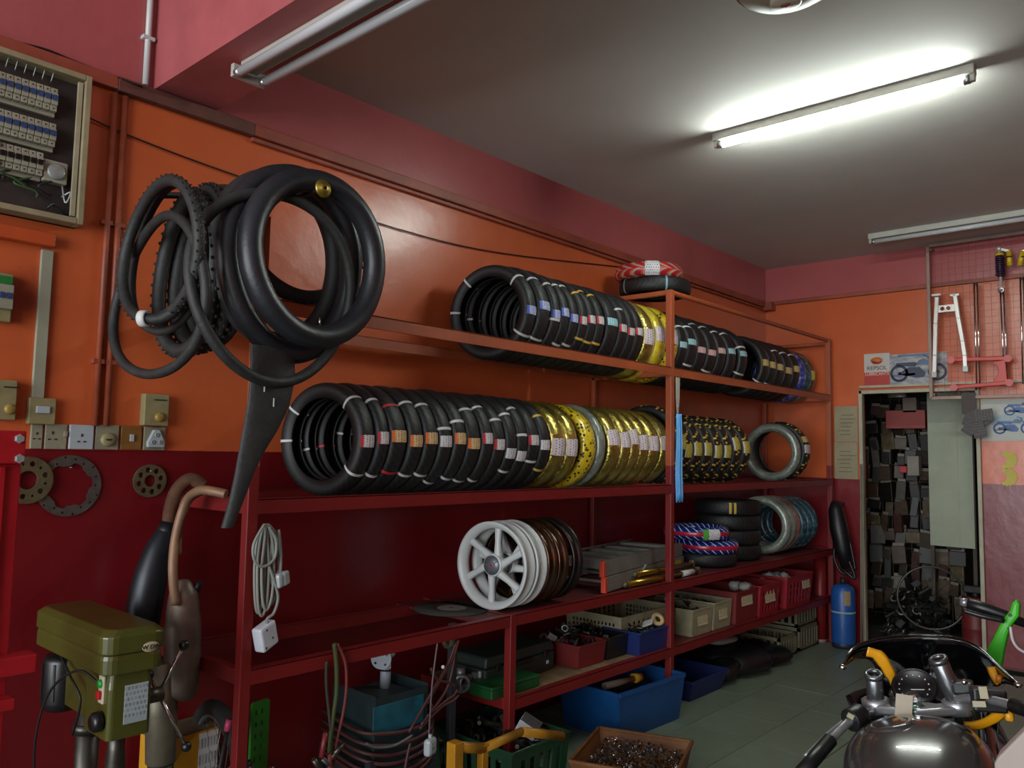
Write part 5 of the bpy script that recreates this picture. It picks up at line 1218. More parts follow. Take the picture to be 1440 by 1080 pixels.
# ================================================================== BACK WALL
def bp_(px, py, off=0): return spot(px, py, y=BY-off)
def flat(name, label, px0, py0, px1, py1, m, cat, off=.003, th=.004):
    a = bp_(px0, py1, off); b = bp_(px1, py0, off)
    t = empty(name, ((a.x+b.x)/2, BY, a.z), label=label, cat=cat); w_, h = b.x-a.x, b.z-a.z
    MB().box((0, -off-th/2, h/2), (w_, th, h)).build('sheet', m, t); return t, w_, h, off+th
m_oilw = mat('sign_white', 'b4aca4', .5, var=.06); m_oilr = mat('sign_red', 'a52d22', .5, var=.1)
t, w_, h, d = flat('oil_sign', 'white and red lubricants sign with an orange sun emblem over the door', 1216, 496, 1251, 543, m_oilw, 'sign')
MB().box((0, -d-.001, h*.21), (w_, .002, h*.42)).build('red_field', m_oilr, t)
TXT = (PI/2, 0, 0)
MB().lathe([(0, 0), (.045, 0), (.045, .002), (0, .002)], 24, Matrix.Translation((0, -d-.002, h*.77)) @ Matrix.Rotation(PI/2, 4, 'X') @ Matrix.Diagonal((1.15, .7, 1, 1)), a0=0, a1=PI).build('emblem_top', mat('emblem_orange', 'c9702a', .5), t)
MB().lathe([(0, 0), (.04, 0), (.04, .002), (0, .002)], 24, Matrix.Translation((0, -d-.002, h*.765)) @ Matrix.Rotation(PI/2, 4, 'X') @ Matrix.Diagonal((1.15, .7, 1, 1)), a0=PI, a1=2*PI).build('emblem_bottom', mat('emblem_red', 'a8382a', .5), t)
text('lettering', 'REPSOL', .047, mat('ink_dark', '2a2422', .5), t, (0, -d-.002, h*.54), TXT, sx=1.05)
text('lettering', 'LUBRICANTS', .037, mat('ink_white', 'd0c0b8', .5), t, (0, -d-.003, h*.36), TXT, sx=.92)
def cloudy(nt, L, u, v, uv, b):
    n = N(nt, 'ShaderNodeTexNoise', i_Scale=6.0, i_Detail=5.0); L.new(uv, n.inputs['Vector'])
    rp_ = N(nt, 'ShaderNodeValToRGB'); e = rp_.color_ramp.elements; e[0].position = .35; e[0].color = (*lin('6c7078'), 1); e[1].position = .65; e[1].color = (*lin('a8a6a6'), 1); L.new(n.outputs['Fac'], rp_.inputs['Fac'])
    return rp_.outputs['Color']
m_post_bg = uvmat('poster_print', cloudy, .45)
def print_bike(t, x0, z0, s, d, m, m2):
    """flat printed motorcycle picture: wheels, frame, tank, seat, engine"""
    def P(pts, mm, nm): MB().prism([(x0+x*s, z0+z*s) for x, z in pts], .001, Matrix.Translation((0, -d, 0)) @ Matrix.Rotation(PI/2, 4, 'X')).build(nm, mm, t)
    for cx, r in ((-.62, .30), (.62, .30)):
        MB().lathe([(r*s*.72, 0), (r*s, 0), (r*s, .001), (r*s*.72, .001)], 24, Matrix.Translation((x0+cx*s, -d, z0+.3*s)) @ Matrix.Rotation(PI/2, 4, 'X'), closed=True).build('printed_wheel', m, t)
        MB().lathe([(0, 0), (r*s*.2, 0), (r*s*.2, .001), (0, .001)], 12, Matrix.Translation((x0+cx*s, -d, z0+.3*s)) @ Matrix.Rotation(PI/2, 4, 'X')).build('printed_hub', m2, t)
    P([(-.65, .3), (-.6, .26), (-.05, .12), (.2, .14), (.25, .3), (.05, .5), (-.3, .5)], m, 'printed_engine')
    P([(-.75, .58), (-.1, .52), (.0, .62), (-.1, .68), (-.7, .68)], m, 'printed_seat'); P([(-.05, .58), (.32, .56), (.4, .68), (.2, .80), (.02, .74)], m2, 'printed_tank')
    P([(.30, .82), (.36, .84), (.66, .32), (.60, .30)], m, 'printed_fork'); P([(.18, .92), (.42, .84), (.42, .80), (.16, .88)], m, 'printed_handlebar'); P([(-.1, .3), (-.1, .22), (-.85, .18), (-.85, .26)], m2, 'printed_exhaust')
m_inkb = mat('ink_blue_black', '2c3448', .5, var=.2); m_inkg = mat('ink_grey', '5a6680', .5, var=.2)
t, w_, h, d = flat('motorcycle_poster', 'faded poster of a classic motorcycle beside the lubricants sign', 1252, 494, 1332, 541, m_post_bg, 'poster')
print_bike(t, 0, .02, .24, d+.0015, m_inkb, m_inkg)
text('lettering', 'KEN', .03, m_inkb, t, (-w_*.36, -d-.001, h*.90), TXT)
MB().box((0, -d-.001, h*.94), (w_*.7, .001, h*.07)).build('printed_strip', m_inkg, t)
o = MB().box((0, 0, 0), (1.4, .03, .02)).build('picture_ledge', m_frame, loc=((DX0+DX1)/2+.24, BY-.015, DZ+.032)); tag(o, 'pale narrow ledge above the door under the posters', 'ledge')
for k, (y0_, y1_) in enumerate(((571, 621), (622, 673))):
    t, w_, h, d = flat('notice_sheet', ['yellowed upper notice sheet beside the door frame', 'yellowed lower notice sheet beside the door frame'][k], 1174, y0_, 1206, y1_, mat('old_paper', '8f8468', .7, var=.12, scale=9), 'notice')
    for j in range(6): MB().box((random.uniform(-.02, .02), -d-.0005, h*(.2+.11*j)), (w_*random.uniform(.4, .7), .001, .008)).build('printed_line', mat('faded_ink', '6f6650', .7), t)
# poster right of the door
a = bp_(1381, 620); b = bp_(1440, 560)
t = empty('motorcycle_poster', (a.x+.3, BY, a.z), label='pale poster with two blue motorcycles right of the door', cat='poster')
W2, H2 = .60, b.z-a.z
MB().box((0, -.005, H2/2), (W2, .004, H2)).build('sheet', uvmat('pale_poster', lambda nt, L, u, v, uv, b: mixc(nt, L, mth(nt, L, 'LESS_THAN', mth(nt, L, 'ABSOLUTE', mth(nt, L, 'SUBTRACT', v, .5)), .12), 'a7a69e', '93a0a4'), .5), t)
m_inkb2 = mat('ink_blue', '3c5c8c', .5, var=.3); m_ink3 = mat('ink_dusk', '4c4e66', .5, var=.2)
print_bike(t, -.02, H2*.60, .13, .009, m_inkb2, m_ink3); print_bike(t, -.08, H2*.16, .15, .009, m_inkb2, m_inkg)
m_gearp = mat('olive_yellow_foam', 'b8a848', .6, var=.15)
for k, (px, py) in enumerate(((1417, 647), (1417, 671))):
    c = bp_(px, py)
    pts = [((.072 if i % 2 else .063)*math.cos(-2.2+4.4*i/24), (.072 if i % 2 else .063)*math.sin(-2.2+4.4*i/24)) for i in range(25)]+[(.030*math.cos(1.6-3.2*i/10)-.036, .040*math.sin(1.6-3.2*i/10)) for i in range(11)]
    o = MB().prism(pts, .006, Matrix.Rotation(PI/2, 4, 'X')).build('gear_cutout', m_gearp, loc=(c.x, BY-.001, c.z)); tag(o, ['upper yellow toothed crescent stuck on the wall right of the door', 'lower yellow toothed crescent stuck on the wall right of the door'][k], 'cutout')
# wire mesh display panel with parts
MY = BY-.10
a = spot(1307, 346, y=MY); b = spot(1310, 560, y=MY)
mp = empty('mesh_panel', (b.x, MY, b.z), label='wire mesh display panel with a steel frame above the door', cat='panel')
PW, PH = 1.5, a.z-b.z
m_fr = mat('mesh_frame', '8d7468', .5, metal=.2, var=.15, dirt=.2); m_mesh = mat('mesh_wire', '6f3a30', .5, metal=.2)
for x in (0, PW): MB().box((x, 0, PH/2), (.026, .026, PH)).build('frame_post', m_fr, mp, bevel=.002)
for z in (0, PH): MB().box((PW/2, 0, z), (PW, .026, .026)).build('frame_bar', m_fr, mp, bevel=.002)
for k in range(1, 30): MB().box((PW*k/30, .004, PH/2), (.0025, .0025, PH)).build('mesh_wire', m_mesh, mp)
for k in range(1, 24): MB().box((PW/2, .001, PH*k/24), (PW, .0025, .0025)).build('mesh_wire', m_mesh, mp)
for x in (.02, PW-.02):
    for z in (.03, PH-.03): MB().box((x, .05, z), (.012, .10, .012)).build('wall_bracket', m_fr, mp)
def mpx(px, py, off=.03): return spot(px, py, y=MY-off)
m_pale = mat('polished_alloy', 'c9c6c0', .3, metal=.5, var=.05)
# alloy swingarm
c = mpx(1340, 440); sa = empty('swingarm', c, label='polished aluminium swingarm with two long arms hung on the mesh', cat='swingarm')
co = Vector(c)
def q_(px, py, off=.03): return Vector(mpx(px, py, off))-co
for pts in (((1318, 418), (1316, 455), (1315, 500), (1314, 530)), ((1343, 414), (1348, 448), (1354, 480), (1357, 500), (1358, 522))):
    P_ = [q_(*p) for p in pts]
    for i in range(len(P_)-1): MB().bar(P_[i], P_[i+1], .035, .03).build('arm', m_pale, sa, bevel=.003)
for px in (1317, 1343): MB().box(q_(px, 415), (.07, .035, .022)).build('pivot_end', m_pale, sa, bevel=.004)
for px, py in ((1314, 527), (1358, 519)): MB().box(q_(px, py), (.042, .036, .05)).build('axle_end', m_grey, sa, bevel=.004)
cb_ = q_(1330, 434); MB().plateh(rrect(-.075, -.028, .075, .028, .006), [circ(.016, 14, -.022, 0), circ(.016, 14, .022, 0)], .025, Matrix.Translation(cb_+Vector((0, .012, 0))) @ Matrix.Rotation(PI/2, 4, 'X')).build('cross_plate', m_pale, sa)
# orange-red swingarm
m_or = mat('orange_red_enamel', 'b4281a', .4, var=.06)
c = mpx(1380, 525); sa = empty('swingarm', c, label='bright orange red swingarm hung sideways on the mesh', cat='swingarm'); co = Vector(c)
for (x0, y0_), (x1, y1_) in (((1334, 506), (1419, 504)), ((1338, 545), (1421, 538))):
    MB().bar(q_(x0, y0_), q_(x1, y1_), .03, .032).build('arm', m_or, sa, bevel=.005)
    for px, py in ((x0+3, y0_), (x1-2, y1_)): MB().cyl(q_(px, py, .015), q_(px, py, .055), .028, seg=16).build('boss', m_or, sa)
pts = [(1394, 510), (1414, 506), (1417, 536), (1396, 538), (1402, 530), (1405, 522), (1402, 514)]
P_ = [q_(*p) for p in pts]; MB().prism([(p.x, p.z) for p in P_], .03, Matrix.Translation((0, P_[0].y+.015, 0)) @ Matrix.Rotation(PI/2, 4, 'X')).build('gusset', m_or, sa, bevel=.003)
# shock absorbers
m_pur = mat('dark_purple_spring', '2c1630', .4, var=.2); m_yr = mat('yellow_reservoir', 'c8a41c', .35)
for k, (px, s, lab) in enumerate(((1406, 1, 'rear shock absorber with a dark spring and yellow reservoir hung on the mesh'), (1453, -1, 'rear shock absorber hung beyond the first one on the mesh'))):
    c = mpx(px, 395); sh = empty('shock_absorber', c, label=lab, cat='shock absorber'); co = Vector(c); D = px-1406
    t0, t1 = q_(1405+D, 350), q_(1408+D, 408); dd = (t1-t0)
    MB().ball(t0, .022, 12).build('top_eye', m_pale, sh); MB().cyl(t0, t0+dd, .010).build('rod', m_pale, sh)
    n = 9; pts = []
    for i in range(n*12+1):
        u = i/(n*12); an = 2*PI*n*u; p = t0+dd*(.18+.47*u); pts.append(p+Vector((.028*math.cos(an), .028*math.sin(an), 0)))
    MB().tube(pts, .007, 6).build('spring', m_pur, sh); MB().cyl(t0+dd*.14, t0+dd*.68, .02).build('damper', m_pur, sh)
    MB().cyl(t0+dd*.11, t0+dd*.17, .031).build('collar', m_yr, sh); MB().lathe([(.012, -.012), (.022, -.012), (.022, .012), (.012, .012)], 14, Matrix.Translation(t1) @ Matrix.Rotation(PI/2, 4, 'X'), closed=True).build('bottom_eye', m_chrome, sh)
    r0_ = q_(1405+D+14*s, 357); MB().bar(t0, r0_+Vector((0, 0, .02)), .022, .018).build('link', m_pale, sh); MB().cyl(r0_+Vector((0, 0, .02)), q_(1420+D if s > 0 else 1434, 374), .019).build('reservoir', m_yr, sh)
    MB().cyl(r0_+Vector((0, 0, -.02)), r0_+Vector((0, 0, -.03)), .0205).build('band', m_black, sh)
# long chrome rods
for k, (x0, x1, y0_, y1_) in enumerate(((1372, 1376, 398, 548), (1409, 1415, 410, 540), (1437, 1441, 390, 540))):
    a, b = mpx(x0, y0_, .012), mpx(x1, y1_, .012)
    t = empty('chrome_rod_pair', a, label=['pair of chrome rods hung on the mesh beside the alloy swingarm', 'pair of chrome rods hung below the first shock absorber', 'pair of chrome rods hung at the far side of the mesh'][k], cat='rod')
    for s in (-.011, .011): MB().cyl((s, 0, 0), Vector((s, 0, 0))+(b-a), .006, seg=10).build('rod', m_chrome, t)
    MB().box((0, .004, -.01), (.03, .01, .02)).build('clip', m_darkst, t)
# brochures hung on the frame
c = spot(1367, 590, y=MY-.01)
br_ = empty('brochure_bunch', c, label='bunch of dark brochures hung under the mesh frame', cat='brochures')
m_bro = uvmat('brochure_print', label_fn('2a201e', '171412', '5a4a40'), .5)
for k in range(6):
    a = [(-.01, .02, .3), (.03, .0, -.5), (.06, -.02, .9), (.0, -.05, .6), (.05, -.07, -.2), (.08, .03, 1.45)][k]
    MB().box((a[0], -.008*k, a[1]), (.09, .004, .15), (0, a[2], 0)).build('brochure', m_bro, br_)
MB().box((-.02, .0, .13), (.10, .012, .17)).build('dark_strap', mat('brown_strap', '3a2c26', .6), br_)
# ================================================================== STORE ROOM
m_panel = mat('pale_panel', '9aa08a', .55, var=.1, scale=3, dirt=.35)
o = empty('partition_panel', (spot(1337, 650, y=BY+.62).x, BY+.62, 0), -.06, 'pale greenish partition panel inside the store room', 'panel')
MB().box((0, 0, 1.52), (.36, .03, 1.36)).build('board', m_panel, o); MB().box((.06, -.017, 1.52), (.006, .004, 1.36)).build('joint', m_frame, o)
for x in (-.17, .17): MB().box((x, .02, 1.1), (.03, .03, 2.2)).build('upright', m_store, o)
rk = empty('parts_display', (-2.35, BY+.85, 0), .0, 'dark wire rack hung full of packaged parts in the store room', 'rack')
m_rackw = mat('rack_wire', '3a342c', .6, metal=.3)
for k in range(13): MB().box((-.5+.083*k, 0, 1.15), (.004, .004, 2.1)).build('wire', m_rackw, rk)
for k in range(14): MB().box((0, 0, .15+.155*k), (1.0, .004, .004)).build('wire', m_rackw, rk)
for x in (-.5, .5): MB().box((x, 0, 1.12), (.03, .03, 2.24)).build('post', m_rackw, rk)
pcols = ['33281c', '16130f', '402e1e', '24221e', '4a3e2e', '241a12', '3a1c16', '2a2824', '16110c', '544836', '2e2a20', '3a2a1c']
random.seed(21)
for i in range(9):
    for j in range(13):
        x = -.45+.112*i+random.uniform(-.025, .025); z = .28+.147*j+random.uniform(-.03, .02); w_ = random.uniform(.06, .14); h = random.uniform(.08, .19); col = random.choice(pcols); 
        kind = random.random(); nm = 'packet_'+col
        lab = 'packaged spare part hanging on the dark store room rack'
        t = empty('spare_part_packet', (-2.35+x, BY+.84, z), label=lab, cat='packet', group='packets on the store room rack', rot=(random.uniform(-.1, .1), random.uniform(-.15, .15), random.uniform(-.3, .3)))
        d = random.uniform(.012, .05)
        MB().box((0, -d/2-.008, 0), (w_, d, h)).build('pack', mat(nm, col, .45 if kind > .5 else .7, var=.35, scale=25, spec=.3), t, bevel=.006)
        MB().box((0, -d/2-.008, h/2+.012), (w_*.8, .003, .03)).build('header_card', mat('packet_card_'+random.choice(['8a8478', '5a2a24', '6a6a60']), '6c6458' if kind > .7 else '3c342c', .6), t)
for (px, py, w_, h, col, lab) in ((1275, 590, .34, .17, '8a3028', 'row of red cartons on the store room rack'), (1281, 570, .12, .14, '5c4a3c', 'brown carton in the store room'), (1286, 655, .10, .18, '7c7468', 'grey carton standing in the store room'), (1272, 660, .06, .06, 'a82a2c', 'small red packet in the store room')):
    c = spot(px, py, y=BY+.72); o = MB().box((0, 0, 0), (w_, .10, h)).build('carton', mat('carton_'+col, col, .5, var=.15), bevel=.004, loc=c); tag(o, lab, 'box')
for (px, py) in ((1262, 560), (1255, 555), (1275, 553)):
    c = spot(px, py, y=BY+.79); t = empty('plastic_bag', c, label='pale crumpled plastic bag hanging in the store room', cat='bag', group='bags in the store room'); blob(t, 'bag', mat('murky_bag', '6a655c', .3, var=.3, scale=20), (0, 0, .02), .07, (1.2, .5, .9), .4, int(px)); t.children[0].location = (0, 0, 0)
# clutter on the store floor
random.seed(5)
wl = empty('wire_wheel', (-1.98, BY+.34, .42), .75, 'bare spoked wheel leaning in the store room', 'wheel'); wl.rotation_euler = (0, .1, .35)
MB().lathe([(.255, -.014), (.272, -.014), (.272, .014), (.255, .014)], 44, TO_Y, closed=True).build('rim', mat('dull_rim', '4a4844', .4, metal=.6), wl); MB().cyl((0, -.05, 0), (0, .05, 0), .022).build('hub', m_darkst, wl)
for k in range(18): MB().cyl((.02*math.cos(k*.35), .02*(-1)**k, .02*math.sin(k*.35)), (.256*math.cos(k*.35+.2), 0, .256*math.sin(k*.35+.2)), .0015, seg=5).build('spoke', m_darkst, wl)
o = MB().box((0, 0, .06), (.3, .14, .12)).build('carton', mat('dark_carton', '2e2720', .8), loc=(-1.98, BY+.34, 0)); tag(o, 'low dark carton under the leaning wheel', 'box')
t = empty('oil_drum', (-1.66, BY+.42, 0), label='small dull red drum inside the store room doorway', cat='drum'); m_drum = mat('drum_red', '6a1c1c', .5, dirt=.3)
MB().lathe([(0, 0), (.105, 0), (.108, .01), (.105, .02), (.105, .20), (.109, .21), (.105, .22), (.105, .44), (.108, .45), (.10, .46), (0, .455)], 28).build('body', m_drum, t); MB().cyl((.05, 0, .45), (.05, 0, .475), .02).build('cap', m_darkst, t)
MB().box((0, 0, .52), (.18, .06, .06)).build('dark_part', m_darkst, t, bevel=.01); MB().cyl((0, 0, .45), (0, 0, .5), .03).build('neck', m_darkst, t)
junk('engine_parts', 'dark engine parts piled on the store room floor', (-2.17, BY+.58, 0), .46, .30, .55, 150, [m_darkst, mat('dark_scrap', '1c1a18'), m_steel], .05, .11)
# ---------------- corner by the door
t = empty('gas_cylinder', (-2.535, 7.12, 0), label='blue gas cylinder with a pale band beside the door', cat='cylinder')
m_cyl = mat('blue_enamel', '1c4c8c', .4, var=.12, dirt=.25)
MB().lathe([(0, .0), (.095, 0), (.095, .03), (.093, .04)], 28).build('foot_ring', mat('dark_navy', '1c2438', .5), t); MB().lathe([(.093, .04), (.097, .06), (.097, .46), (.085, .50), (.05, .525), (.02, .53), (0, .53)], 28).build('body', m_cyl, t)
MB().cyl((0, 0, .52), (0, 0, .58), .022).build('valve', m_darkst, t); MB().lathe([(.0975, .29), (.0995, .29), (.0995, .305), (.0975, .305)], 28, closed=True).build('band', mat('pale_band', '8aa0a8', .5), t)
MB().lathe([(.0985, 0), (.0985, .12)], 5, Matrix.Translation((0, 0, .36)), a0=-1.15, a1=-.6).build('label', mat('tan_label', '8a7450', .6), t)
t = empty('exhaust_bundle', (-2.55, 7.19, .60), label='black exhaust parts and hoses hung above the blue cylinder', cat='exhaust'); m_exb = mat('exhaust_black', '0e0d10', .45, var=.2)
MB().tube([(-.06, -.02, .62), (-.05, -.03, .55), (-.02, -.05, .40), (.01, -.04, .22), (.03, -.03, .06)], [.03, .062, .075, .07, .04], 16).build('silencer', m_exb, t)
for pts in ([(.02, -.04, .2), (.08, -.05, .08), (.11, -.05, -.02), (.05, -.06, .02), (.0, -.05, .05)], [(-.04, -.05, .3), (-.06, -.06, .15), (.0, -.06, .02), (.09, -.06, .03)], [(.05, -.03, .35), (.09, -.04, .18), (.11, -.04, .05)]): MB().tube(smoothpath(pts, 5), .012, 8).build('hose', m_exb, t)
MB().box((-.03, .06, .6), (.02, .12, .015)).build('hanger', m_darkst, t)
t = empty('red_pole', (-2.75, 7.17, 0), label='short red tube standing at the end of the rack', cat='pole'); MB().cyl((0, 0, .03), (0, 0, .75), .05, seg=20).build('tube', m_redsteel, t); MB().cyl((0, 0, 0), (0, 0, .03), .048, seg=20).build('pale_foot', mat('pale_foot', '8a6a66', .6), t)
t = empty('thin_pole', (-2.42, 7.20, 0), label='pair of thin pale rods leaning at the door frame', cat='pole')
for k in (0, 1): MB().cyl((.025*k, -.02*k, 0), (.01+.02*k, .04, 1.55), .006, seg=8).build('rod', mat('pale_rod', '7a7060', .6), t)
# ================================================================== GREY MOTORCYCLE
random.seed(3)
BROT = Euler((0, math.radians(-8), math.radians(13)))
BM = BROT.to_matrix().to_4x4(); YO = Vector((-.655, 2.361, .95)); G = YO-(BM @ Vector((0, 0, .95))); BM = Matrix.Translation(G) @ BM; BI = BM.inverted()
bk = empty('motorcycle', G, label='grey and black motorcycle with yellow fairing stripes and bare fork tubes', cat='motorcycle', rot=tuple(BROT))
def bl(px, py, fwd):
    """local point of the motorcycle at a forward distance from the steering head"""
    o = BI @ CAM; p = BI @ Vector(spot(px, py, y=3)); d = p-o; t = (fwd-o.y)/d.y; return o+d*t
m_tank = mat('graphite_metallic', '4c4a48', .22, metal=.55, var=.08, coat=.7)
m_gloss = mat('gloss_black', '08080a', .12, var=.1, coat=.5)
m_satin = mat('satin_black', '101012', .4, var=.2)
m_ystr = mat('yellow_stripe', 'd0900c', .35, var=.08)
m_cast = mat('cast_aluminium', '9a9c9e', .33, metal=.7, var=.1, dirt=.15)
m_tin = mat('fork_steel', '6d7072', .25, metal=.85, var=.1)
# tank
def tank(u, v):
    y = -.0-.52*u; a = (v-.5)*2*math.radians(112)
    prof = math.sin(PI*min(1, .10+.9*u)**.75)**.55 if u < 1 else 0
    wv = .175*(.62+.38*math.sin(PI*(.12+.75*u)))*max(.0, prof)**.6
    zt = .80+.160*prof; x = wv*math.copysign(abs(math.sin(a))**.85, math.sin(a)); z = zt-.145*(1-math.copysign(abs(math.cos(a))**.7, math.cos(a)))*.9
    return (x, y, z)
MB().sheet(tank, 28, 28).build('fuel_tank', m_tank, bk)
cap = MB().lathe([(0, .006), (.040, .007), (.044, .011), (.052, .012), (.058, .008), (.062, 0), (.062, -.02)], 32, rotT((-.05, -.16, 0), Vector(tank(.36, .44))+Vector((0, 0, -.012)))).build('filler_cap', m_tank, bk)
# yoke
for s in (-1, 1):
    c0 = Vector((s*.098, 0, .95))
    MB().lathe([(.023, -.018), (.036, -.018), (.036, .014), (.030, .018), (.023, .018)], 24, Matrix.Translation(c0), closed=True).build('yoke_clamp', m_cast, bk)
    top = bl(1229, 952, -.03) if s < 0 else bl(1321, 931, -.03)
    d = (top-c0)
    MB().tube([c0-d*4.2, c0, top-d*.02, top], [.0215, .0215, .0215, .019], 22, cap=True).build('fork_tube', m_tin, bk)
    MB().lathe([(.014, .0), (.0235, 0), (.0235, .012), (.014, .012)], 20, Matrix.Translation(top) @ d.to_track_quat('Z', 'Y').to_matrix().to_4x4(), closed=True).build('fork_collar', m_tin, bk)
    MB().lathe([(0, -.006), (.014, -.002)], 16, Matrix.Translation(top) @ d.to_track_quat('Z', 'Y').to_matrix().to_4x4()).build('fork_cap', m_darkst, bk)
    MB().cyl(c0-d*2.5, c0-d*5.6, .027, .029, 18).build('fork_lower', m_satin, bk)
    MB().lathe([(.024, -.02), (.040, -.02), (.040, .02), (.024, .02)], 22, Matrix.Translation(c0+Vector((0, .01, -.06))), closed=True).build('bar_clamp', m_cast, bk)
yk = [(-.098, -.034), (-.05, -.055), (0, -.075), (.05, -.055), (.098, -.034), (.10, .02), (.05, .0), (.03, .01), (-.03, .01), (-.05, 0), (-.10, .02)]
MB().prism(yk, .022, Matrix.Translation((0, 0, .935))).build('top_yoke', m_cast, bk, bevel=.005)
MB().lathe([(0, .030), (.012, .030), (.017, .024), (.017, .0), (.026, 0), (.026, -.004)], 6, Matrix.Translation((.0, -.036, .958)), smooth=False).build('stem_nut', m_chrome, bk)
# ignition key and tag
MB().lathe([(0, .02), (.015, .018), (.018, 0)], 18, Matrix.Translation((-.045, -.02, .955))).build('ignition_lock', m_darkst, bk)
kt = bl(1271, 996, -.085); MB().box(kt, (.040, .003, .070), (-.6, .12, -.1)).build('key_tag', mat('tag_paper', 'a39a88', .7, var=.08), bk)
MB().tube(smoothpath([(-.045, -.02, .975), (-.04, -.04, .985), (-.035, -.065, .965)], 4), .0015, 6).build('key_ring', m_chrome, bk)
MB().lathe([(0, .004), (.012, .004), (.012, 0)], 14, Matrix.Translation(bl(1283, 995, -.07))).build('green_disc', mat('green_enamel_disc', '3a7a4a', .4), bk)
# gauges
gc = bl(1286, 968, .09)
ga = MB().lathe([(.0, -.05), (.05, -.05), (.058, .0), (.058, .008), (.050, .010), (.048, .004), (0, .004)], 30, rotT((.75, 0, 0), gc)).build('speedometer', m_satin, bk)
for k in range(11):
    a = math.radians(215-25*k); q = rotT((.75, 0, 0), gc) @ Vector((.038*math.cos(a), .038*math.sin(a), .006)); MB().box(q, (.003, .003, .003)).build('dial_mark', m_paper, ga)
q = rotT((.75, 0, 0), gc) @ Vector((.008, -.008, .007)); MB().box(q, (.034, .002, .002)).build('needle', m_paper, ga)
g2 = bl(1330, 972, .09); MB().lathe([(.0, -.05), (.036, -.05), (.040, .0), (.040, .008), (.034, .010), (0, .004)], 26, rotT((.75, 0, 0), g2)).build('rev_counter', m_satin, bk)
MB().box((gc+g2)/2+Vector((0, .04, -.05)), (.22, .06, .08)).build('dash_panel', m_satin, bk, bevel=.01)
# handlebars
lb = [bl(1226, 1000, -.03), bl(1212, 1004, -.07), bl(1195, 1014, -.11), bl(1168, 1040, -.18), bl(1138, 1075, -.26), bl(1120, 1095, -.30)]
MB().tube(smoothpath(lb, 5), .011, 12).build('left_handlebar', m_cast, bk)
MB().tube([lb[1], lb[2]], [.030, .030], 14).build('left_switch', m_satin, bk, bevel=.004); MB().box(bl(1196, 1007, -.125), (.016, .006, .012), (0, .6, .4)).build('switch_label', m_cream, bk)
MB().tube([lb[3], lb[4], lb[5]], .018, 14).build('left_grip', m_satin, bk)
MB().tube(smoothpath([lb[2]+Vector((0, .05, .0)), lb[3]+Vector((-.01, .06, .0)), lb[4]+Vector((-.02, .06, 0))], 4), .006, 8).build('clutch_lever', m_cast, bk)
rb = [bl(1345, 983, -.03), bl(1362, 982, -.06), bl(1392, 984, -.10), bl(1425, 992, -.15), bl(1470, 1006, -.22)]
MB().tube(smoothpath(rb, 5), .011, 12).build('right_handlebar', m_cast, bk)
MB().box((rb[1]+rb[2])/2+Vector((.02, 0, .0)), (.075, .05, .055), (0, .1, .2)).build('right_switch', m_satin, bk, bevel=.006); MB().box(bl(1383, 974, -.125), (.018, .003, .028)).build('switch_label', m_cream, bk); MB().box(bl(1377, 990, -.125), (.028, .003, .014)).build('switch_label', m_cream, bk)
MB().tube([rb[3], rb[4]], .018, 14).build('right_grip', m_satin, bk)
MB().box(bl(1354, 966, -.02), (.05, .045, .03)).build('brake_reservoir', m_satin, bk, bevel=.006); MB().ball(bl(1356, 959, -.04), .008, 10).build('bolt', m_chrome, bk)
for k in range(5):
    p = bl(1340+6*k, 1000, -.02); MB().tube(smoothpath([p, p+Vector((.01, .02, -.06)), p+Vector((-.01*k, .05, -.16)), p+Vector((-.03, .1, -.3))], 4), .004, 6).build('cable', m_wire, bk)
# fairing shell
topc = [(1186, 936, .08), (1199, 912, .16), (1225, 901, .24), (1262, 895, .31), (1303, 893.5, .34), (1345, 897, .31), (1376, 910, .24), (1404, 936, .15), (1432, 962, .07)]
botc = [(1184, 940, .08), (1207, 927, .16), (1228, 932, .21), (1246, 972, .24), (1300, 990, .33), (1350, 990, .26), (1385, 985, .20), (1408, 962, .13), (1434, 968, .07)]
TP, BP = smoothpath([bl(*p) for p in topc], 6), smoothpath([bl(*p) for p in botc], 6)
def fair(u, v):
    k = min(int(round(u*(len(TP)-1))), len(TP)-1); p = BP[k].lerp(TP[k], v); s = math.sin(PI*u); return (p.x, p.y+.05*s*math.sin(PI*v)-.04*v*s, p.z)
MB().sheet(fair, len(TP)-1, 8).build('windscreen', m_gloss, bk, solid=.004)
MB().tube(TP, .0035, 8).build('screen_edge', m_gloss, bk)
for s, tip in ((-1, bl(1185, 938, .075)), (1, bl(1432, 963, .065))): MB().ball(tip, .011, 10, (1, 1, .8)).build('edge_bolt', m_chrome, bk)
# nose below the screen
def nose(u, v):
    a = (u-.5)*2*1.35; r = .20-.02*v; return (r*math.sin(a)*(1-.25*v), .12+.22*math.cos(a)*(1-.25*v), .93-.34*v)
MB().sheet(nose, 20, 8).build('front_cowl', m_gloss, bk, solid=.005)
def strip(name, pts, w_, fw_=None):
    P_ = smoothpath([bl(*p) for p in pts], 4); n = len(P_)
    rad = [w_[min(int(i/(n-1)*(len(w_)-1)), len(w_)-1)] for i in range(n)]
    mb = MB(); vs = []; fs = []
    for i, p in enumerate(P_):
        t = (P_[min(i+1, n-1)]-P_[max(i-1, 0)]).normalized(); nn = t.cross(Vector((0, 1, 0))).normalized()
        vs += [p-nn*rad[i]+Vector((0, .006, 0)), p-nn*rad[i]*.6, p+nn*rad[i]*.6, p+nn*rad[i]+Vector((0, .006, 0))]
    for i in range(n-1):
        for k in range(3): fs.append((4*i+k, 4*i+k+1, 4*i+k+5, 4*i+k+4))
    return mb.add(vs, fs, None, True).build(name, m_ystr, bk, solid=.004)
